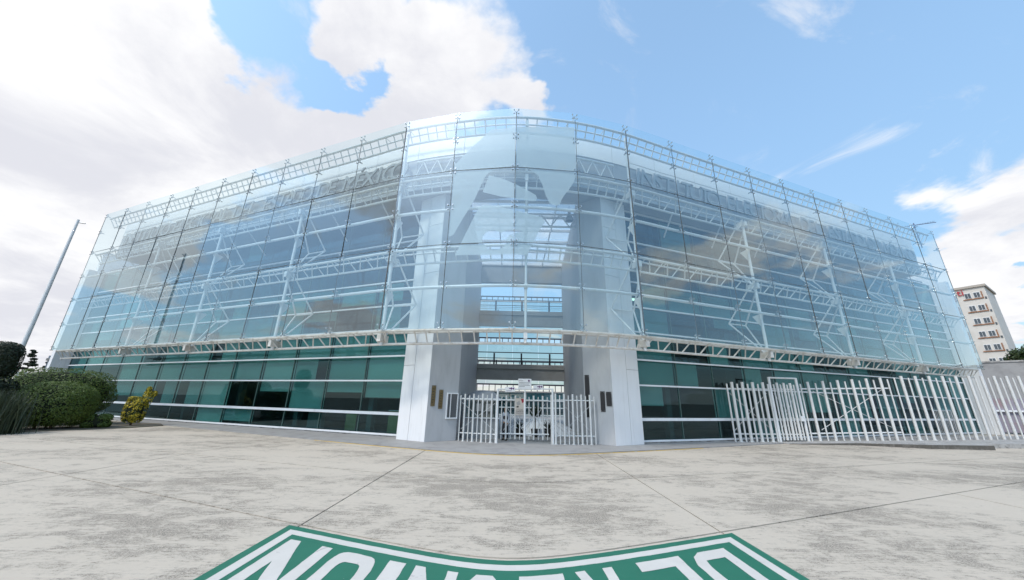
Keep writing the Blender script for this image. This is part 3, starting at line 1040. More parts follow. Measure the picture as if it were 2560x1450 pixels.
# triangulated masts carrying the screen
for s, topz in ((2.9, 13.8), (5.2, 13.8), (7.6, 13.8), (9.93, 17.4), (14.12, 17.4), (16.75, 13.8), (19.2, 13.8), (21.7, 13.8)):
    P, d, n = plan(s, 0.55)
    o_ = OFF['L'] if s < 12 else OFF['R']

    def at(t, off, z):
        v = P + d * t + n * (off - 0.55)
        return (v.x, v.y, z)
    mast = MB().tube([at(0, .55, 4.55), at(0, .55, topz)], 0.085, 8).build('mast', 'white_steel', scr, True)
    for zl, zm, zh in ((4.9, 7.0, 9.2), (9.2, 11.3, 13.5)):
        for t in (-.75, .75):
            bar('brace', 'white_steel', at(0, .6, zl), at(t, 2.1, zm), 0.048, mast)
            bar('brace', 'white_steel', at(t, 2.1, zm), at(t * .4, .6, zh), 0.048, mast)
        bar('brace', 'white_steel', at(-.75, 2.1, zm), at(.75, 2.1, zm), 0.045, mast)
        # gusset plates at the tie tubes
        pz = 7.36 if zm < 9 else 11.66
        g0, g1, g2 = Vector(at(0, .34, pz + .05)), Vector(at(0, 1.05, pz - .05)), Vector(at(0, .62, pz - .75))
        th = Vector((d.x, d.y, 0)) * 0.02
        mb = MB()
        i0 = [tuple(v - th) for v in (g0, g1, g2)] + [tuple(v + th) for v in (g0, g1, g2)]
        mb.v += i0
        mb.f += [[0, 1, 2], [5, 4, 3], [0, 3, 4, 1], [1, 4, 5, 2], [2, 5, 3, 0]]
        mb.build('gusset', 'white_steel', mast)
    for zz, mt in ((4.9, 'grimy_steel'), (9.15, 'white_steel'), (13.45, 'white_steel')):
        ubox('bracket', mt, mast, frame(at(0, .62, zz), (d.x, d.y, 0), (0, 0, 1), (0.22, 0.62, 0.34)))
# slim post in the middle of the entrance bay
P = plan(12.19, 0.42)[0]
cp = MB().tube([(P.x, P.y, 4.6), (P.x, P.y, 17.4)], 0.06, 8).build('centre_post', 'white_steel', scr, True)
for z in (5.0, 7.36, 9.2, 11.66, 13.5, 17.1):
    ubox('clamp', 'white_steel', cp, frame((P.x, P.y, z), (1, 0, 0), (0, 0, 1), (0.17, 0.2, 0.4 if z in (5.0, 9.2, 13.5, 17.1) else 0.24)))

# frosted emblem on the panes over the entrance
POLY_A = [(1.587, 16.48), (1.923, 16.5), (2.308, 16.64), (2.699, 16.78), (2.977, 16.86), (3.0, 16.78), (3.0, 13.87), (2.94, 13.23), (2.861, 12.79), (2.784, 12.41), (2.736, 12.12), (2.706, 11.81), (2.633, 11.74), (2.552, 11.83), (2.49, 12.26), (2.436, 12.88), (2.364, 13.5), (2.215, 13.85), (1.755, 13.9), (1.627, 13.77), (1.538, 13.5), (1.472, 12.94), (1.391, 12.19), (1.31, 11.58), (1.212, 10.99), (1.149, 10.54), (1.087, 10.09), (1.045, 9.98), (1.0, 9.97), (1.0, 14.25), (1.007, 14.28), (1.248, 15.25)]
POLY_B = [(1.584, 13.49), (1.779, 13.26), (1.998, 12.88), (2.217, 12.5), (2.326, 12.29), (2.348, 12.09), (2.33, 11.94), (2.272, 11.9), (2.039, 11.95), (1.771, 12.16), (1.496, 12.48)]
POLY_C = [(1.525, 11.71), (1.651, 11.65), (1.954, 11.36), (2.433, 11.0), (2.468, 10.74), (2.361, 10.1), (2.291, 9.57), (2.223, 9.06), (2.206, 8.86), (1.129, 8.92), (1.174, 9.3), (1.296, 10.32), (1.406, 11.23), (1.454, 11.59)]
HOLE_C = [(1.526, 9.64), (1.535, 9.89), (1.573, 10.08), (1.632, 10.19), (1.702, 10.2), (1.763, 10.13), (1.807, 10.06), (1.892, 10.17), (1.978, 10.21), (2.064, 10.19), (2.131, 10.12), (2.031, 10.04), (1.928, 9.9), (1.887, 9.72), (1.884, 9.46), (1.848, 9.28), (1.781, 9.15), (1.705, 9.12), (1.627, 9.22), (1.564, 9.41)]


def clip(poly, axis, lim, keep_less):
    out = []
    for k in range(len(poly)):
        a, b = poly[k], poly[(k + 1) % len(poly)]
        ia = (a[axis] <= lim) == keep_less
        ib = (b[axis] <= lim) == keep_less
        if ia:
            out.append(a)
        if ia != ib:
            t = (lim - a[axis]) / (b[axis] - a[axis])
            out.append((a[0] + (b[0] - a[0]) * t, a[1] + (b[1] - a[1]) * t))
    return out


def inside(p, poly):
    c = False
    for k in range(len(poly)):
        (x1, y1), (x2, y2) = poly[k], poly[k - 1]
        if (y1 > p[1]) != (y2 > p[1]) and p[0] < (x2 - x1) * (p[1] - y1) / (y2 - y1) + x1:
            c = not c
    return c


for pane_i in (1, 2):
    for z0, z1 in zip(GZ, GZ[1:]):
        for poly, hole in ((POLY_A, None), (POLY_B, None), (POLY_C, HOLE_C)):
            pg = clip(clip(clip(clip(poly, 0, pane_i + .012, False), 0, pane_i + .988, True), 1, z0 + .03, False), 1, z1 - .03, True)
            if len(pg) < 3:
                continue
            loops = [pg]
            if hole:
                hg = clip(clip(clip(clip(hole, 0, pane_i + .012, False), 0, pane_i + .988, True), 1, z0 + .03, False), 1, z1 - .03, True)
                if len(hg) >= 3:
                    loops.append(hg)
            vs, es = [], []
            for lp in loops:
                i0 = len(vs)
                vs += [Vector((s * 3.3, z)) for s, z in lp]
                es += [(i0 + k, i0 + (k + 1) % len(lp)) for k in range(len(lp))]
            ov, _, of, *_r = geometry.delaunay_2d_cdt(vs, es, [], 0, 1e-4)
            a, b = NODES[10 + pane_i], NODES[11 + pane_i]
            d = (b - a)
            nn = Vector((-d.y, d.x)).normalized()
            mb = MB()
            mb.v = [tuple((*(a + d * (v.x / 3.3 - pane_i) + nn * 0.045), v.y)) for v in ov]
            for f in of:
                cxy = sum((ov[k] for k in f), Vector((0, 0))) / len(f)
                cc = (cxy.x / 3.3, cxy.y)
                if inside(cc, pg) and not (len(loops) > 1 and inside(cc, loops[1])):
                    mb.f.append(list(f))
            if mb.f:
                mb.build('frosted_emblem', 'frost', scr)

# high-bay lamp hanging in the entrance and a floodlight on the truss
hl = thing('hanging_lamp', 'grey bell-shaped high-bay lamp hanging over the entrance', 'lamp', (3.54, 19.68, 13.0))
MB().lathe((3.54, 19.68, 12.95), [(.05, .02), (.24, 0), (.26, .06), (.24, .18), (.16, .34), (.09, .42), (.09, .62), (.03, .66)], 16).build('shade', 'kiosk_dome', hl, True)
MB().lathe((3.54, 19.68, 12.93), [(.02, .0), (.20, .01), (.20, .03)], 12).build('lens', 'window_dark', hl, True)
MB().tube([(3.54, 19.68, 13.6), (3.54, 19.68, 14.0)], 0.015, 6).build('cable', 'dark_rail', hl)

# ------------------------------------------------------------------ rear of the passage: courtyard screen, pavilion
rs = thing('rear_screen', 'second glass screen on dark ladder trusses seen through the passage', 'glass screen', (0, 45, 2))
for zt, zb in ((15.3, 14.65), (9.7, 9.1), (6.75, 6.3), (3.9, 3.05)):
    for z in (zt, zb):
        bar('chord', 'dark_rail' if z == zt else 'beam_grey', (-9, 45, z), (12, 45, z), 0.09, rs, 6)
    for k in range(28):
        x = -8.6 + k * 0.75
        bar('rung', 'dark_rail', (x, 45, zb), (x, 45, zt), 0.05, rs, 6)
for k in range(6):
    x = -8.0 + k * 3.3
    for z0, z1 in ((3.9, 9.1), (9.7, 14.65)):
        ubox('pane', 'clear_glass', rs, frame((x, 45.2, (z0 + z1) / 2), (1, 0, 0), (0, 0, 1), (3.26, 0.02, z1 - z0)))
for x in (-9, 12):
    bar('post', 'white_steel', (x, 45, 0.03), (x, 45, 15.4), 0.15, rs)

pav = thing('rear_pavilion', 'low teal-glazed pavilion with white rails beyond the courtyard', 'building', (0, 52, 0))
ubox('core', 'interior_wall', pav, frame((1, 56, 1.65), (1, 0, 0), (0, 0, 1), (30, 7, 3.2)))
for k in range(15):
    x = -13 + k * 2.0
    for z0, z1 in ((0.1, 1.0), (1.1, 1.95), (2.05, 3.1)):
        ubox('pane', 'teal_glass', pav, frame((x, 52.3, (z0 + z1) / 2), (1, 0, 0), (0, 0, 1), (1.94, 0.03, z1 - z0)))
    ubox('curtain', 'blind_pale', pav, frame((x, 52.42, 2.55), (1, 0, 0), (0, 0, 1), (1.94, 0.01, 1.1)))
for z in (0.06, 1.05, 2.0, 3.2):
    ubox('rail', 'mullion_white', pav, frame((1, 52.25, z), (1, 0, 0), (0, 0, 1), (30, 0.16, 0.13)))

# white tiled mound of the courtyard fountain
md = thing('tiled_mound', 'low white tiled mound in the courtyard behind the gate', 'mound', (1.9, 25, 0.03))
mo = MB().lathe((1.9, 25.0, 0.03), [(2.6, 0.0), (2.45, .16), (2.1, .40), (1.5, .66), (.8, .84), (.05, .9)], 28).build('dome', 'white_tile', md, True)
for k in range(14):
    a = k * math.pi / 14 + math.pi
    pts = [(1.9 + r_ * math.cos(a), 25 + r_ * math.sin(a), 0.035 + z) for r_, z in ((2.6, 0.0), (2.45, .16), (2.1, .40), (1.5, .66), (.8, .84))]
    MB().tube(pts, 0.014, 4).build('joint', 'cabinet_grey', md)

# guard booth
kb = thing('guard_booth', 'small guard booth with grey domed roof behind the left gate panel', 'booth', (-1.5, 21.2, 0.03))
ubox('base', 'cabinet_grey', kb, frame((-1.55, 21.3, 0.55), (1, 0, 0), (0, 0, 1), (1.9, 1.2, 1.04)))
for x in (-2.45, -1.85, -1.25, -.65):
    ubox('post', 'dark_gasket', kb, frame((x, 20.75, 1.55), (1, 0, 0), (0, 0, 1), (.07, .07, .96)))
ubox('glazing', 'teal_glass', kb, frame((-1.55, 20.74, 1.55), (1, 0, 0), (0, 0, 1), (1.76, .02, .94)))
ubox('back_panel', 'black_plate', kb, frame((-1.55, 21.85, 1.55), (1, 0, 0), (0, 0, 1), (1.86, .05, .96)))
ubox('counter', 'mullion_white', kb, frame((-1.55, 20.70, 1.09), (1, 0, 0), (0, 0, 1), (2.0, .2, .05)))
ubox('eave', 'mullion_white', kb, frame((-1.55, 21.3, 2.09), (1, 0, 0), (0, 0, 1), (2.1, 1.4, .10)))
MB().lathe((-1.55, 21.3, 2.142), [(1.0, 0), (.97, .10), (.85, .24), (.6, .36), (.3, .42), (.03, .44)], 20, 1.0, .66).build('roof', 'kiosk_dome', kb, True)
for x in (-1.2, -1.75):
    ubox('notice', 'poster_grey', kb, frame((x, 20.70, 1.65), (1, 0, 0), (0, 0, 1), (.28, .01, .4)))


# ------------------------------------------------------------------ gates and fences
def bars(parent, p0, p1, h0, h1, n, rthick, rthin, mt='fence_paint', lo=0.0, z=0.03):
    """alternating thick and thin round bars from p0 to p1"""
    p0, p1 = Vector(p0), Vector(p1)
    for k in range(n):
        t = k / (n - 1)
        p = p0 + (p1 - p0) * t
        h = h0 + (h1 - h0) * t
        thick = k % 2 == 1
        if thick and lo == 0.0:
            bar('base_plate', mt, (p.x, p.y, z - .01), (p.x, p.y, z + .018), rthick * 1.9, parent, 8)
        bar('bar', mt, (p.x, p.y, z + lo), (p.x, p.y, z + h * (1.0 if thick else 0.97)), rthick if thick else rthin, parent, 10)


def rails(parent, p0, p1, zs, r_=0.035, mt='white_steel', yo=0.0):
    for z0, z1 in zs:
        bar('rail', mt, (p0[0], p0[1] + yo, z0), (p1[0], p1[1] + yo, z1), r_, parent)


gl = thing('fixed_gate_panel', 'fixed white bar panel left of the entrance gate', 'gate panel', (-1.6, 19, 0.03), 'white bar gates')
bars(gl, (-2.58, 19.30), (-0.68, 18.72), 2.3, 2.36, 9, 0.050, 0.030)
rails(gl, (-2.6, 19.36), (-0.66, 18.78), ((2.1, 2.1), (0.42, 0.42)), 0.03)
bar('brace', 'white_steel', (-2.5, 19.36, 1.9), (-0.75, 18.85, 0.6), 0.012, gl, 6)
bar('brace', 'white_steel', (-2.5, 19.36, 0.6), (-0.75, 18.85, 1.9), 0.012, gl, 6)
gr = thing('fixed_gate_panel', 'fixed white bar panel right of the entrance gate', 'gate panel', (3.4, 18.8, 0.03), 'white bar gates')
bars(gr, (2.12, 18.72), (4.36, 18.85), 2.42, 2.38, 11, 0.050, 0.030)
rails(gr, (2.1, 18.78), (4.4, 18.91), ((2.12, 2.12), (0.42, 0.42)), 0.032)
bar('brace', 'white_steel', (2.75, 18.9, 1.9), (4.2, 18.98, 0.6), 0.012, gr, 6)
bar('brace', 'white_steel', (2.75, 18.9, 0.6), (4.2, 18.98, 1.9), 0.012, gr, 6)
gp = thing('gate_portal', 'white tubular portal frame over the entrance gate carrying small signs', 'gate frame', (0.8, 18.9, 0.03))
bar('post', 'white_steel', (-0.62, 18.72, 0.03), (-0.62, 18.72, 2.60), 0.055, gp, 10)
bar('post', 'white_steel', (2.20, 18.70, 0.03), (2.20, 18.70, 2.66), 0.055, gp, 10)
bar('post', 'white_steel', (0.78, 18.80, 0.03), (0.78, 18.80, 2.45), 0.055, gp, 10)
bar('crossbar', 'white_steel', (-0.66, 18.74, 2.60), (2.24, 18.72, 2.66), 0.035, gp)
bar('stub', 'white_steel', (0.78, 18.74, 2.45), (0.78, 18.74, 2.66), 0.03, gp)
gg = thing('gate_leaf', 'white double gate leaf of upright bars in the middle of the entrance', 'gate', (0.8, 19.6, 0.1), 'white bar gates')
bars(gg, (-0.42, 19.62), (2.02, 19.62), 2.28, 2.30, 11, 0.050, 0.028, lo=0.10)
rails(gg, (-0.48, 19.56), (2.08, 19.56), ((2.08, 2.08), (0.40, 0.40)), 0.034)
for x in (-.3, .85):
    bar('brace', 'white_steel', (x, 19.68, 1.9), (x + 1.05, 19.68, 0.55), 0.011, gg, 6)
    bar('brace', 'white_steel', (x, 19.68, .55), (x + 1.05, 19.68, 1.9), 0.011, gg, 6)
ubox('latch', 'chrome', gg, frame((0.8, 19.5, 1.05), (1, 0, 0), (0, 0, 1), (.16, .07, .12)))

# signs on the portal
sb = thing('notice_board', 'white notice board with printed lines and round emblem on top of the gate portal', 'sign', (.77, 18.7, 2.62))
ubox('board', 'sign_white', sb, frame((.77, 18.70, 2.90), (1, 0, 0), (0, 0, 1), (.68, .02, .50)))
text('heading', 'AVISO', 0.075, 'poster_grey', sb, (.58, 18.685, 3.03), (1, 0, 0), 0.002)
MB().tube([(.98, 18.69, 3.05), (.98, 18.684, 3.05)], 0.05, 16).build('emblem', 'violet_ink', sb)
for k, wd in enumerate((.58, .50, .56, .30)):
    ubox('text_line', 'black_ink', sb, frame((.47 + wd / 2, 18.689, 2.95 - k * .065), (1, 0, 0), (0, 0, 1), (wd, .002, .018)))
for nm, x, z, tx, lab in (('direction_sign', 0.01, 2.60, 'Entrada', 'small white sign with violet arrows reading Entrada, left on the gate portal'),
                          ('direction_sign', 1.46, 2.72, 'Sólo salida', 'small white sign with violet arrows reading Sólo salida, right on the gate portal')):
    ds = thing(nm, lab, 'sign', (x, 18.68, z - .12), 'direction signs on the gate portal')
    ubox('board', 'sign_white', ds, frame((x, 18.665, z), (1, 0, 0.06), (0, 0, 1), (.50, .015, .25)))
    text('lettering', tx, 0.085, 'violet_ink', ds, (x - .05, 18.655, z - .09), (1, 0, 0.06), 0.002)
    for k, (dx, sz) in enumerate(((-.02, .05), (.08, .10), (.19, .09))):
        MB().poly([(x + dx - sz, 18.655, z + .04), (x + dx, 18.655, z + .04 + sz * .7), (x + dx + sz * .3, 18.655, z + .04), (x + dx, 18.655, z + .04 - sz * .6)]).build('arrow', 'violet_ink', ds)
ps = thing('badge_poster', 'cream poster with red and grey artwork reading GAFETE hung on the gate', 'poster', (.53, 19.48, 1.36))
ubox('sheet', 'poster_cream', ps, frame((.54, 19.46, 1.74), (1, 0, 0), (0, 0, 1), (.47, .012, .86)))
MB().poly([(.60, 19.452, 2.15), (.75, 19.452, 2.15), (.75, 19.452, 1.98), (.66, 19.452, 1.93)]).build('artwork', 'red_ink', ps)
MB().poly([(.36, 19.452, 1.95), (.52, 19.452, 2.05), (.58, 19.452, 1.86), (.42, 19.452, 1.80)]).build('artwork', 'poster_grey', ps)
MB().poly([(.34, 19.45, 1.74), (.46, 19.45, 1.80), (.50, 19.45, 1.72), (.40, 19.45, 1.70)]).build('artwork', 'black_ink', ps)
text('lettering', 'EL USO DEL', 0.065, 'black_ink', ps, (.54, 19.45, 1.60), (1, 0, 0), 0.002)
text('lettering', 'GAFETE', 0.115, 'black_ink', ps, (.54, 19.45, 1.48), (1, 0, 0), 0.002)
text('lettering', 'ES OBLIGATORIO', 0.05, 'black_ink', ps, (.54, 19.45, 1.41), (1, 0, 0), 0.002)

# long fence on the right: two braced sections, a wicket gate and a run of free bars
F0, F1, F2, F3 = (13.1, 21.72), (15.9, 22.15), (24.9, 23.55), (37.5, 25.9)
fa = thing('bar_fence', 'short white bar fence section between the facade and the wicket gate', 'fence', (14.4, 21.9, 0.03), 'white bar fences')
bars(fa, F0, F1, 3.35, 3.40, 9, 0.085, 0.05)
rails(fa, F0, F1, ((3.0, 3.02), (0.45, 0.45)), 0.04, yo=.07)
bar('brace', 'white_steel', (13.2, 21.85, 2.8), (15.8, 22.25, 0.6), 0.016, fa, 6)
bar('brace', 'white_steel', (13.2, 21.85, .6), (15.8, 22.25, 2.8), 0.016, fa, 6)
wk = thing('wicket_gate', 'white wicket gate with tall square frame in the right-hand bar fence', 'gate', (16.9, 22.3, 0.03))
for x, y in ((16.05, 22.17), (17.95, 22.46)):
    bar('post', 'white_steel', (x, y, .03), (x, y, 3.75), 0.075, wk, 10)
bar('lintel', 'white_steel', (16.05, 22.17, 3.72), (17.95, 22.46, 3.72), 0.05, wk)
bars(wk, (16.3, 22.21), (17.7, 22.42), 3.4, 3.4, 7, 0.075, 0.045, lo=.1)
rails(wk, (16.2, 22.27), (17.8, 22.50), ((3.05, 3.05), (0.45, 0.45)), 0.04)
bar('brace', 'white_steel', (16.3, 22.32, 2.8), (17.7, 22.5, 0.6), 0.016, wk, 6)
bar('brace', 'white_steel', (16.3, 22.32, .6), (17.7, 22.5, 2.8), 0.016, wk, 6)
ubox('lock_box', 'white_steel', wk, frame((17.75, 22.36, 1.35), (1, .15, 0), (0, 0, 1), (.22, .12, .3)))
fb = thing('bar_fence', 'long white bar fence section with a large cross brace right of the wicket gate', 'fence', (21.5, 23, 0.03), 'white bar fences')
bars(fb, (18.2, 22.5), F2, 3.45, 3.95, 13, 0.078, 0.042, z=.05)
rails(fb, (18.2, 22.58), (24.9, 23.65), ((3.1, 3.3), (0.5, 0.6)), 0.045)
bar('brace', 'white_steel', (19.2, 22.85, .7), (24.7, 23.75, 3.3), 0.02, fb, 6)
bar('brace', 'white_steel', (19.2, 22.85, 3.0), (24.7, 23.75, .8), 0.02, fb, 6)
fc = thing('bar_fence', 'run of tall white free-standing bars along the pavement at the far right', 'fence', (31, 24.5, 0.1), 'white bar fences')
bars(fc, (25.5, 23.66), F3, 3.95, 4.35, 21, 0.082, 0.042, z=.15)

# crowd barrier behind the fence
cb = thing('crowd_barrier', 'galvanised crowd barrier standing behind the right fence bars', 'barrier', (31.5, 26.5, .1))
bp, bd = Vector((30.6, 26.4)), Vector((.955, .296))
e0, e1 = bp, bp + bd * 2.1
for z in (0.35, 1.95):
    bar('rail', 'steel_pipe', (e0.x, e0.y, z), (e1.x, e1.y, z), 0.03, cb)
for k in range(13):
    p = e0 + (e1 - e0) * k / 12
    bar('upright', 'steel_pipe', (p.x, p.y, .35), (p.x, p.y, 1.95), 0.03 if k in (0, 12) else .015, cb, 6)
for p in (e0 + bd * .25, e1 - bd * .25):
    bar('foot', 'steel_pipe', (p.x - .1, p.y - .3, .05), (p.x + .1, p.y + .3, .05), 0.03, cb)
    bar('leg', 'steel_pipe', (p.x, p.y, .05), (p.x, p.y, .35), 0.025, cb)


# ------------------------------------------------------------------ plants
def leaves(mb, c, n_, size, rnd, shape):
    """n_ small leaf quads over a shape: shape(rnd) -> point, outward normal"""
    for _ in range(n_):
        p, nn = shape(rnd)
        nn = (nn + Vector((rnd.uniform(-.8, .8), rnd.uniform(-.8, .8), rnd.uniform(-.5, .9)))).normalized()
        a = nn.orthogonal().normalized()
        a = (Matrix.Rotation(rnd.uniform(0, 6.28), 3, nn) @ a)
        b = nn.cross(a)
        s = size * rnd.uniform(.6, 1.4)
        p = Vector(c) + p
        mb.poly([p - a * s, p + b * s * .45, p + a * s, p - b * s * .45])


def superell(rx, ry, rz, e=0.6, depth=0.25, lump=0.10, seed=0, scale=1.2):
    def f(rnd):
        u, v = rnd.uniform(0, 6.28318), math.asin(rnd.uniform(-0.9, 1))
        cx, sx_ = math.cos(u), math.sin(u)
        cv, sv = math.cos(v), math.sin(v)
        pw = lambda q: math.copysign(abs(q) ** e, q)
        p = Vector((rx * pw(cx) * abs(cv) ** e, ry * pw(sx_) * abs(cv) ** e, rz * pw(sv)))
        n = Vector((p.x / rx ** 2, p.y / ry ** 2, p.z / rz ** 2)).normalized()
        l = mnoise.noise(p * scale + Vector((seed, 0, 0)))
        return p * (1 + lump * l - depth * rnd.random() ** 2.2), n
    return f


def bush(name, label, cat, c, rx, ry, rz, rot, n_, size, mt, e=0.6, seed=1, lump=.10, group=None):
    """clipped bush: foliage over a dark inner mass, short stems"""
    t = thing(name, label, cat, (c[0], c[1], 0), group)
    rnd = random.Random(seed)
    mb = MB()
    leaves(mb, (0, 0, 0), n_, size, rnd, superell(rx, ry, rz, e, .22, lump, seed))
    rm = Matrix.Translation(c) @ Matrix.Rotation(rot, 4, 'Z')
    me = mb.mesh('foliage', mt)
    reg(bpy.data.objects.new('foliage', me), t, rm)
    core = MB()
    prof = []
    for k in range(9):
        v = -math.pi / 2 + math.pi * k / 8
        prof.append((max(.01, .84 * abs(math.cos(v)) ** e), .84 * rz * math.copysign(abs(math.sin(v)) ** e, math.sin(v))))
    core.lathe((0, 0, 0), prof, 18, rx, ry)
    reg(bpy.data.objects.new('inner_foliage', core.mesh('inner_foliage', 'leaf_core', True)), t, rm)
    for k in range(3):
        a = k * 2.1
        bar('stem', 'bark', (c[0] + .2 * rx * math.cos(a), c[1] + .2 * ry * math.sin(a), -.1), (c[0] + .3 * rx * math.cos(a), c[1] + .3 * ry * math.sin(a), c[2]), .06, t, 6)
    return t


# planting bed with a low kerb
bed = [(-46, 10), (-27.5, 16.6), (-25.2, 19.0), (-23.0, 22.6), (-22.6, 24.5), (-24.0, 25.8), (-46, 31)]
bo_ = MB().prism(bed, -.05, .05).build('planting_bed', 'earth')
tag(bo_, 'dark earth bed under the clipped bushes', kind='structure')
bush('hedge_bush', 'big clipped green bush in front, wide and rounded, at the left end of the plaza', 'bush', (-25.75, 20.8, 1.32), 1.75, 1.35, 1.26, R(-48) + math.pi / 2, 22000, .045, 'leaf_hedge', .80, 3, .07, 'clipped bushes in the planting bed')
bush('hedge_bush', 'broad green bush rising behind the big clipped one', 'bush', (-28.3, 22.9, 1.95), 2.6, 1.5, 1.50, R(-48) + math.pi / 2, 15000, .05, 'leaf_hedge', .85, 5, .09, 'clipped bushes in the planting bed')
bush('hedge_bush', 'small low clipped hedge at the foot of the big bush beside the yellow shrub', 'bush', (-24.25, 22.0, .42), .62, .42, .40, R(-48) + math.pi / 2, 2600, .05, 'leaf_hedge', .5, 7, .06, 'clipped bushes in the planting bed')
bush('topiary_bush', 'dark rounded topiary at the left edge of the picture', 'bush', (-27.0, 18.95, 3.55), .62, .62, 1.0, 0, 5200, .05, 'leaf_dark', .75, 9, .10)
bush('topiary_bush', 'dark low clipped bush under the left edge topiary', 'bush', (-26.9, 18.75, 1.35), .95, .95, 1.4, 0, 5200, .06, 'leaf_dark', .6, 10, .10)

ys = thing('yellow_shrub', 'small clipped shrub with yellow leaf tips and a tuft on top', 'shrub', (-24.0, 23.9, 0))
rnd = random.Random(21)
mb = MB()
leaves(mb, (0, 0, 0), 3600, .05, rnd, superell(.52, .46, .78, .6, .22, .10, 4, 2.2))
reg(bpy.data.objects.new('foliage', mb.mesh('foliage', 'leaf_yellow')), ys, Matrix.Translation((-24.12, 23.85, .95)))
for k, (dx, dz, sx_, sz) in enumerate(((.40, 1.70, .26, .50), (.36, 2.20, .14, .26), (.66, 1.98, .13, .20), (-.16, 1.66, .30, .16))):
    mb = MB()
    leaves(mb, (0, 0, 0), 700, .045, rnd, superell(sx_, sx_, sz, .8, .4, .1, k, 3))
    p = Vector((-24.12, 23.85, 0)) + Vector((.71, .71, 0)) * dx
    reg(bpy.data.objects.new('tuft', mb.mesh('tuft', 'leaf_yellow')), ys, Matrix.Translation((p.x, p.y, dz)))
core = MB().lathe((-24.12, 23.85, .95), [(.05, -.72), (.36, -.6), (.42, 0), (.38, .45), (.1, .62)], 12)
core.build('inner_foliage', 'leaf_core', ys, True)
bar('stem', 'bark', (-24.1, 23.85, -.05), (-24.1, 23.85, .6), .06, ys, 6)

gs = thing('ornamental_grass', 'tall grey-green ornamental grass clump at the left edge', 'grass clump', (-24.8, 18.4, 0))
rnd = random.Random(31)
mb = MB()
for k in range(620):
    bx, by = -25.0 + rnd.gauss(0, .38), 18.3 + rnd.gauss(0, .38)
    a = rnd.uniform(0, 6.28)
    h, ln = rnd.uniform(1.3, 2.5), rnd.uniform(.15, .75)
    pts = [Vector((bx + ln * t * t * math.cos(a), by + ln * t * t * math.sin(a), h * t * (1 - .12 * t))) for t in (0, .35, .7, 1)]
    sd = Vector((-math.sin(a), math.cos(a), 0)) * .016
    for p, q_, w0, w1 in zip(pts, pts[1:], (1, 1, .7), (1, .7, .05)):
        mb.poly([p - sd * w0, p + sd * w0, q_ + sd * w1, q_ - sd * w1])
mb.build('blades', 'leaf_grass', gs)


def tree(label, c, h, rx, rz, mt, seed, n_=4200, size=.16, group=None, name='broadleaf_tree', conical=False):
    t = thing(name, label, 'tree', c, group)
    rnd = random.Random(seed)
    tr = MB()
    tr.tube([(c[0], c[1], c[2] - .1), (c[0] + .1, c[1], c[2] + h * .35), (c[0], c[1] + .1, c[2] + h * .8)], .18 * h / 8, 8, .05)
    for k in range(7):
        a, z = rnd.uniform(0, 6.28), h * rnd.uniform(.3, .65)
        tr.tube([(c[0], c[1], c[2] + z), (c[0] + .4 * rx * math.cos(a), c[1] + .4 * rx * math.sin(a), c[2] + z + .12 * h), (c[0] + .75 * rx * math.cos(a), c[1] + .75 * rx * math.sin(a), c[2] + z + .22 * h)], .07 * h / 8, 6, .02)
    tr.build('trunk', 'bark', t, True)
    mb = MB()
    for k in range(26):
        if conical:
            z = rnd.uniform(.15, 1.0)
            r_ = rx * (1 - z) * rnd.uniform(.3, 1) + .05
            a = rnd.uniform(0, 6.28)
            cc = Vector((c[0] + r_ * math.cos(a), c[1] + r_ * math.sin(a), c[2] + h * z))
            s_ = rx * (.12 + .30 * (1 - z))
            sh = superell(s_ * 1.3, s_ * 1.3, s_ * .5, .9, .9, .2, k, 1)
        else:
            v = Vector((rnd.gauss(0, 1), rnd.gauss(0, 1), rnd.gauss(0, 1))).normalized() * rnd.random() ** .4
            cc = Vector((c[0] + v.x * rx * .75, c[1] + v.y * rx * .75, c[2] + h - rz + v.z * rz * .75))
            s_ = rx * rnd.uniform(.22, .42)
            sh = superell(s_, s_, s_ * .8, .9, .75, .25, k, 1)
        leaves(mb, cc, n_ // 26, size, rnd, sh)
    mb.build('crown', mt, t)
    return t


tree('green broadleaf tree rising beside the cream apartment block', (72.6, 48.6, 0), 11.8, 3.2, 3.6, 'leaf_tree', 41, 5200, .22)
tree('dark conifer beyond the left bushes, the taller one near the flagpole', (-72.3, 53.6, 0), 7.9, 1.5, 4, 'leaf_dark', 42, 3600, .16, 'dark conifers beyond the left bushes', 'conifer', True)
tree('dark conifer beyond the left bushes, the shorter one beside the slate turret', (-71.3, 55.0, 0), 6.3, 1.0, 3, 'leaf_dark', 43, 2600, .14, 'dark conifers beyond the left bushes', 'conifer', True)
# street trees across the road behind the viewer, mirrored in the ground-floor glazing
for k, (x, y, h) in enumerate(((-33, -26, 8), (-17, -33, 9), (21, -31, 8.5))):
    tree('street tree across the road behind the viewer, %s of the row' % ('leftmost', 'middle one', 'rightmost')[k], (x, y, -.1), h, 4.2, 3.4, 'leaf_tree', 50 + k, 3600, .32, 'street trees behind the viewer')

# ------------------------------------------------------------------ flagpole
fp = thing('flagpole', 'tall slim white flagpole behind the bushes on the left', 'flagpole', (-32.45, 23.4, 0))
MB().tube([(-32.45, 23.4, 0), (-32.45, 23.4, 14.25)], 0.14, 12, .075).build('pole', 'white_steel', fp, True)
MB().lathe((-32.45, 23.4, -.05), [(.6, 0), (.6, .3), (.3, .35)], 12).build('base', 'kerb_concrete', fp)
bar('truck', 'steel_pipe', (-32.45, 23.4, 14.05), (-32.1, 23.6, 14.05), .05, fp)

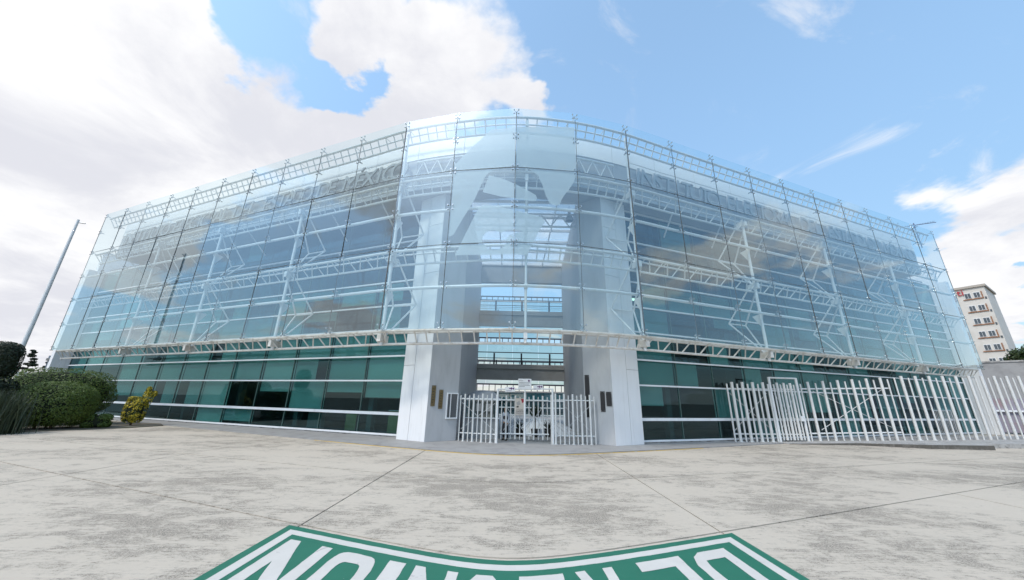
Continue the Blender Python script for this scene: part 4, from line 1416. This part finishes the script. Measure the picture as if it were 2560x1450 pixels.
# ------------------------------------------------------------------ far left: old houses, white railings
hs = thing('old_house', 'old plastered house with parapet beyond the left bushes', 'house', (-73, 52.6, 0))
hx = Vector((.60, .80, 0))
ubox('wall', 'old_plaster', hs, frame((-74.4, 51.6, 3.2), hx, (0, 0, 1), (3.2, 6, 6.4)))
ubox('cornice', 'apt_cap', hs, frame((-74.4, 51.6, 6.55), hx, (0, 0, 1), (3.5, 6.3, .3)))
ubox('parapet', 'old_plaster', hs, frame((-74.4, 51.6, 6.95), hx, (0, 0, 1), (2.6, 5, .5)))
for k in (-.8, .5):
    p = Vector((-74.4, 51.6, 4.4)) + hx * k + Vector((.8, -.6, 0)) * 3.03
    ubox('window', 'window_dark', hs, frame(p, hx, (0, 0, 1), (.7, .08, 1.2)))
tu = thing('slate_turret', 'small slate-clad turret with flat cap left of the glass screen', 'turret', (-70.9, 55.3, 0))
ubox('shaft', 'slate', tu, frame((-71.2, 55.6, 3.2), hx, (0, 0, 1), (1.3, 1.3, 6.4)))
ubox('cap', 'apt_cap', tu, frame((-71.2, 55.6, 6.6), hx, (0, 0, 1), (1.7, 1.7, .3)))
ubox('crown', 'slate', tu, frame((-71.2, 55.6, 6.95), hx, (0, 0, 1), (1.4, 1.4, .4)))
wr = thing('white_railing', 'white railing and low white wall beyond the left bushes', 'railing', (-60, 43, 0))
p0 = Vector((-62.5, 42.5, 0))
ubox('wall', 'white_wall', wr, frame(p0 + hx * 2.5 + Vector((0, 0, 1.4)), hx, (0, 0, 1), (9, .2, 2.9)))
for k in range(10):
    p = p0 + hx * (k * .6 - 1)
    ubox('post', 'white_wall', wr, frame(p + Vector((0, 0, 3.5)), hx, (0, 0, 1), (.22, .18, 1.3)))

# ------------------------------------------------------------------ apartment block and walls on the right
ab = thing('apartment_block', 'tall cream apartment block with brown window bands beyond the right end', 'apartment building', (106, 75, 0))
tl = Vector((-.50, .866, 0))              # leftwards along the front
fn = Vector((-.866, -.50, 0))             # towards the viewer
C0 = Vector((106.7, 74.2, 0))
m = frame(C0 + tl * 8 - fn * 6 + Vector((0, 0, 14.4)), tl, (0, 0, 1), (16, 12, 28.8))
ubox('wall', 'apt_cream', ab, m)
ubox('roof_cap', 'apt_cap', ab, frame(C0 + tl * 8 - fn * 6 + Vector((0, 0, 29.0)), tl, (0, 0, 1), (16.6, 12.6, .5)))
for f_ in range(9):
    zc = 27.0 - f_ * 2.95
    if zc < 3:
        break
    for q_ in range(4):
        u = 1.35 + q_ * 3.9
        for du in (0.0, 1.3):
            c_ = C0 + tl * (u + du) + fn * .02 + Vector((0, 0, zc))
            wn = ubox('window', 'mullion_white', ab, frame(c_, tl, (0, 0, 1), (.95, .16, 1.25)))
            for e_ in (-.22, .22):
                ubox('pane', 'window_dark', wn, frame(c_ + tl * e_ + fn * .06, tl, (0, 0, 1), (.38, .10, 1.1)))
        ubox('band', 'apt_brown', ab, frame(C0 + tl * (u + .65) + fn * .08 + Vector((0, 0, zc - .85)), tl, (0, 0, 1), (2.9, .2, .16)))
        ubox('band', 'apt_brown', ab, frame(C0 + tl * (u - .72) + fn * .08 + Vector((0, 0, zc)), tl, (0, 0, 1), (.14, .2, 1.5)))
    ubox('vent', 'window_dark', ab, frame(C0 + tl * .28 + fn * .02 + Vector((0, 0, zc - .9)), tl, (0, 0, 1), (.26, .1, .5)))
ra = text('sign_letters', 'ti', 2.0, 'sign_red', ab, C0 + tl * 3.55 + fn * .15 + Vector((0, 0, 27.3)), -tl, .08)

rw = thing('boundary_wall', 'high grey rendered wall behind the fence at the right edge', 'wall', (50, 34, 0))
wx = Vector((.70, -.714, 0))
ubox('wall', 'wall_render', rw, frame(Vector((47.2, 36.8, 3.3)) + wx * 9, wx, (0, 0, 1), (26, .4, 6.6)))
ubox('coping', 'kerb_concrete', rw, frame(Vector((47.2, 36.8, 6.68)) + wx * 9, wx, (0, 0, 1), (26, .55, .15)))
ubox('lower_band', 'wall_mauve', rw, frame(Vector((46.9, 36.5, 1.6)) + wx * 9, wx, (0, 0, 1), (26, .3, 3.1)))
ubox('ledge', 'mullion_white', rw, frame(Vector((46.8, 36.4, 2.0)) + wx * 9, wx, (0, 0, 1), (26, .5, .16)))

# TV aerial on the roof
an = thing('roof_aerial', 'blue-grey television aerial on the roof above the right wing', 'aerial', (33.2, 30.5, 16))
A = Vector((36.9, 28.55, 0))
bar('mast', 'antenna_blue', A + Vector((0, 0, 15.9)), A + Vector((0, 0, 18.35)), .045, an, 6)
bd2 = Vector((.72, -.69, 0))
bar('boom', 'antenna_blue', A - bd2 * .9 + Vector((0, 0, 18.25)), A + bd2 * 1.3 + Vector((0, 0, 18.0)), .03, an, 6)
for k in range(12):
    p = A + bd2 * (.1 + k * .1) + Vector((0, 0, 18.13))
    bar('element', 'antenna_blue', p - Vector((.4, .42, 0)) * .25, p + Vector((.4, .42, 0)) * .25, .012, an, 5)
for k, (z, ln) in enumerate(((18.2, .6), (18.5, .7), (17.95, .6), (18.7, .4))):
    p = A - bd2 * (.85 + .12 * k) + Vector((0, 0, z))
    bar('reflector', 'antenna_blue', p - Vector((.6, .6, 0)) * ln, p + Vector((.6, .6, 0)) * ln, .022, an, 5)
bar('brace', 'antenna_blue', A - bd2 * .95 + Vector((0, 0, 17.9)), A - bd2 * 1.15 + Vector((0, 0, 18.75)), .018, an, 5)

# ------------------------------------------------------------------ potted plants in the courtyard
for k, (x, y, kind, lab) in enumerate(((0.62, 22.2, 'spiky', 'potted spiky plant in black pot just behind the gate poster'), (2.35, 22.4, 'spiky', 'potted spiky plant behind the right end of the gate leaf'), (1.55, 22.0, 'ball', 'ball-shaped potted bush behind the gate leaf'))):
    pt = thing('potted_plant', lab, 'potted plant', (x, y, .03), 'potted plants in the courtyard')
    MB().lathe((x, y, .03), [(.18, 0), (.26, .38), (.28, .45), (.24, .45)], 14).build('pot', 'pot_black', pt, True)
    mb = MB()
    rnd = random.Random(60 + k)
    if kind == 'spiky':
        for j in range(46):
            a, el = rnd.uniform(0, 6.28), rnd.uniform(.5, 1.4)
            dv = Vector((math.cos(a) * math.cos(el), math.sin(a) * math.cos(el), math.sin(el)))
            ln = rnd.uniform(.4, .75)
            sd = dv.orthogonal().normalized() * .03
            b0 = Vector((x, y, .45))
            mb.poly([b0 - sd, b0 + sd, b0 + dv * ln])
    else:
        bar('stem', 'bark', (x, y, .4), (x, y, 1.2), .03, pt, 6)
        leaves(mb, (x, y, 1.45), 1500, .04, rnd, superell(.32, .32, .34, .9, .6, .1, 2, 3))
    mb.build('foliage', 'leaf_dark', pt)

# office furniture close behind the ground-floor glass
for side, u, off, z, ww, hh, mt, nm, lab in (('L', 2.0, 1.0, .12, .95, 1.2, 'tan_board', 'pin_board', 'tan board standing behind the ground-floor glass next to the left pier'),
                                             ('L', 5.2, .9, .12, .8, 1.0, 'tan_board', 'pin_board', 'small tan board behind the second bay of ground-floor glass on the left'),
                                             ('L', 8.4, 1.2, .12, 1.2, 1.05, 'cabinet_grey', 'filing_cabinet', 'grey cabinet behind the third bay of ground-floor glass on the left')):
    t = thing(nm, lab, 'board' if nm == 'pin_board' else 'cabinet', (*wing(side, u, OFF[side] + off), z))
    mm = wall_m(side, u, OFF[side] + off, z + hh / 2, ww, .3 if nm == 'filing_cabinet' else .06, hh)
    ubox('panel', mt, t, mm)
    ubox('edge', 'mullion_white', t, wall_m(side, u, OFF[side] + off - .04, z + hh + .02, ww, .1, .04))

# ------------------------------------------------------------------ guard behind the gate
pr = thing('person', 'person in grey shirt, dark vest and dark trousers standing behind the gate', 'person', (-.2, 20.1, .03))


def skin(name, verts, edges, mt, parent, root=0, sub=2):
    me = bpy.data.meshes.new(name)
    me.from_pydata([v[:3] for v in verts], edges, [])
    me.materials.append(MATS[mt])
    o = bpy.data.objects.new(name, me)
    reg(o, parent, Matrix.Translation((-.2, 20.1, .03)) @ Matrix.Rotation(R(-35), 4, 'Z'))
    md_ = o.modifiers.new('skin', 'SKIN')
    md_.use_smooth_shade = True
    for k, v in enumerate(verts):
        r_ = v[3]
        me.skin_vertices[0].data[k].radius = (r_, r_ if len(v) < 5 else v[4])
        me.skin_vertices[0].data[k].use_root = (k == root)
    sm = o.modifiers.new('sub', 'SUBSURF')
    sm.levels = sm.render_levels = sub
    return o


BV = [(0, 0, .86, .12, .09), (0, 0, 1.02, .12, .085), (0, -.01, 1.25, .14, .09), (0, 0, 1.36, .07, .06), (0, -.01, 1.43, .05), (0, -.02, 1.50, .07), (0, -.02, 1.60, .075), (0, -.01, 1.67, .05),
      (.17, 0, 1.33, .055), (.22, .03, 1.08, .045), (.20, -.10, .86, .035), (.19, -.15, .78, .03), (-.17, 0, 1.33, .055), (-.22, .03, 1.08, .045), (-.19, -.12, .88, .035), (-.17, -.17, .80, .03),
      (.09, 0, .80, .085), (.10, -.02, .46, .06), (.10, .02, .09, .04), (.10, -.10, .04, .035), (-.09, 0, .80, .085), (-.10, -.03, .46, .06), (-.11, .04, .09, .04), (-.11, -.08, .04, .035)]
BE = [(0, 1), (1, 2), (2, 3), (3, 4), (4, 5), (5, 6), (6, 7), (3, 8), (8, 9), (9, 10), (10, 11), (3, 12), (12, 13), (13, 14), (14, 15), (0, 16), (16, 17), (17, 18), (18, 19), (0, 20), (20, 21), (21, 22), (22, 23)]
skin('body', BV, BE, 'skin', pr)
sh_i = [1, 2, 3, 8, 9, 10, 12, 13, 14]
grow = lambda v, g_: (*v[:3], *[r_ + g_ for r_ in v[3:]])
SV = [grow(BV[0], .022)] + [grow(BV[i], .02) for i in sh_i]
skin('shirt', SV, [(0, 1), (1, 2), (2, 3), (3, 4), (4, 5), (5, 6), (3, 7), (7, 8), (8, 9)], 'shirt', pr)
TV = [grow(BV[0], .03), grow(BV[16], .025), grow(BV[17], .028), grow(BV[18], .028), grow(BV[20], .025), grow(BV[21], .028), grow(BV[22], .028), (0, 0, .95, .145, .115)]
skin('trousers', TV, [(0, 1), (1, 2), (2, 3), (0, 4), (4, 5), (5, 6), (0, 7)], 'trousers', pr)
skin('vest', [(0, 0, .98, .155, .12), (0, -.005, 1.15, .165, .125), (0, 0, 1.30, .15, .115)], [(0, 1), (1, 2)], 'vest', pr)
skin('hair', [(0, .02, 1.66, .085), (0, .045, 1.60, .08), (0, .04, 1.53, .055)], [(0, 1), (1, 2)], 'hair', pr)
for sx_ in (.10, -.11):
    skin('shoe', [(sx_, .05, .045, .05), (sx_, -.06, .04, .05), (sx_, -.16, .03, .038)], [(0, 1), (1, 2)], 'shoe', pr)
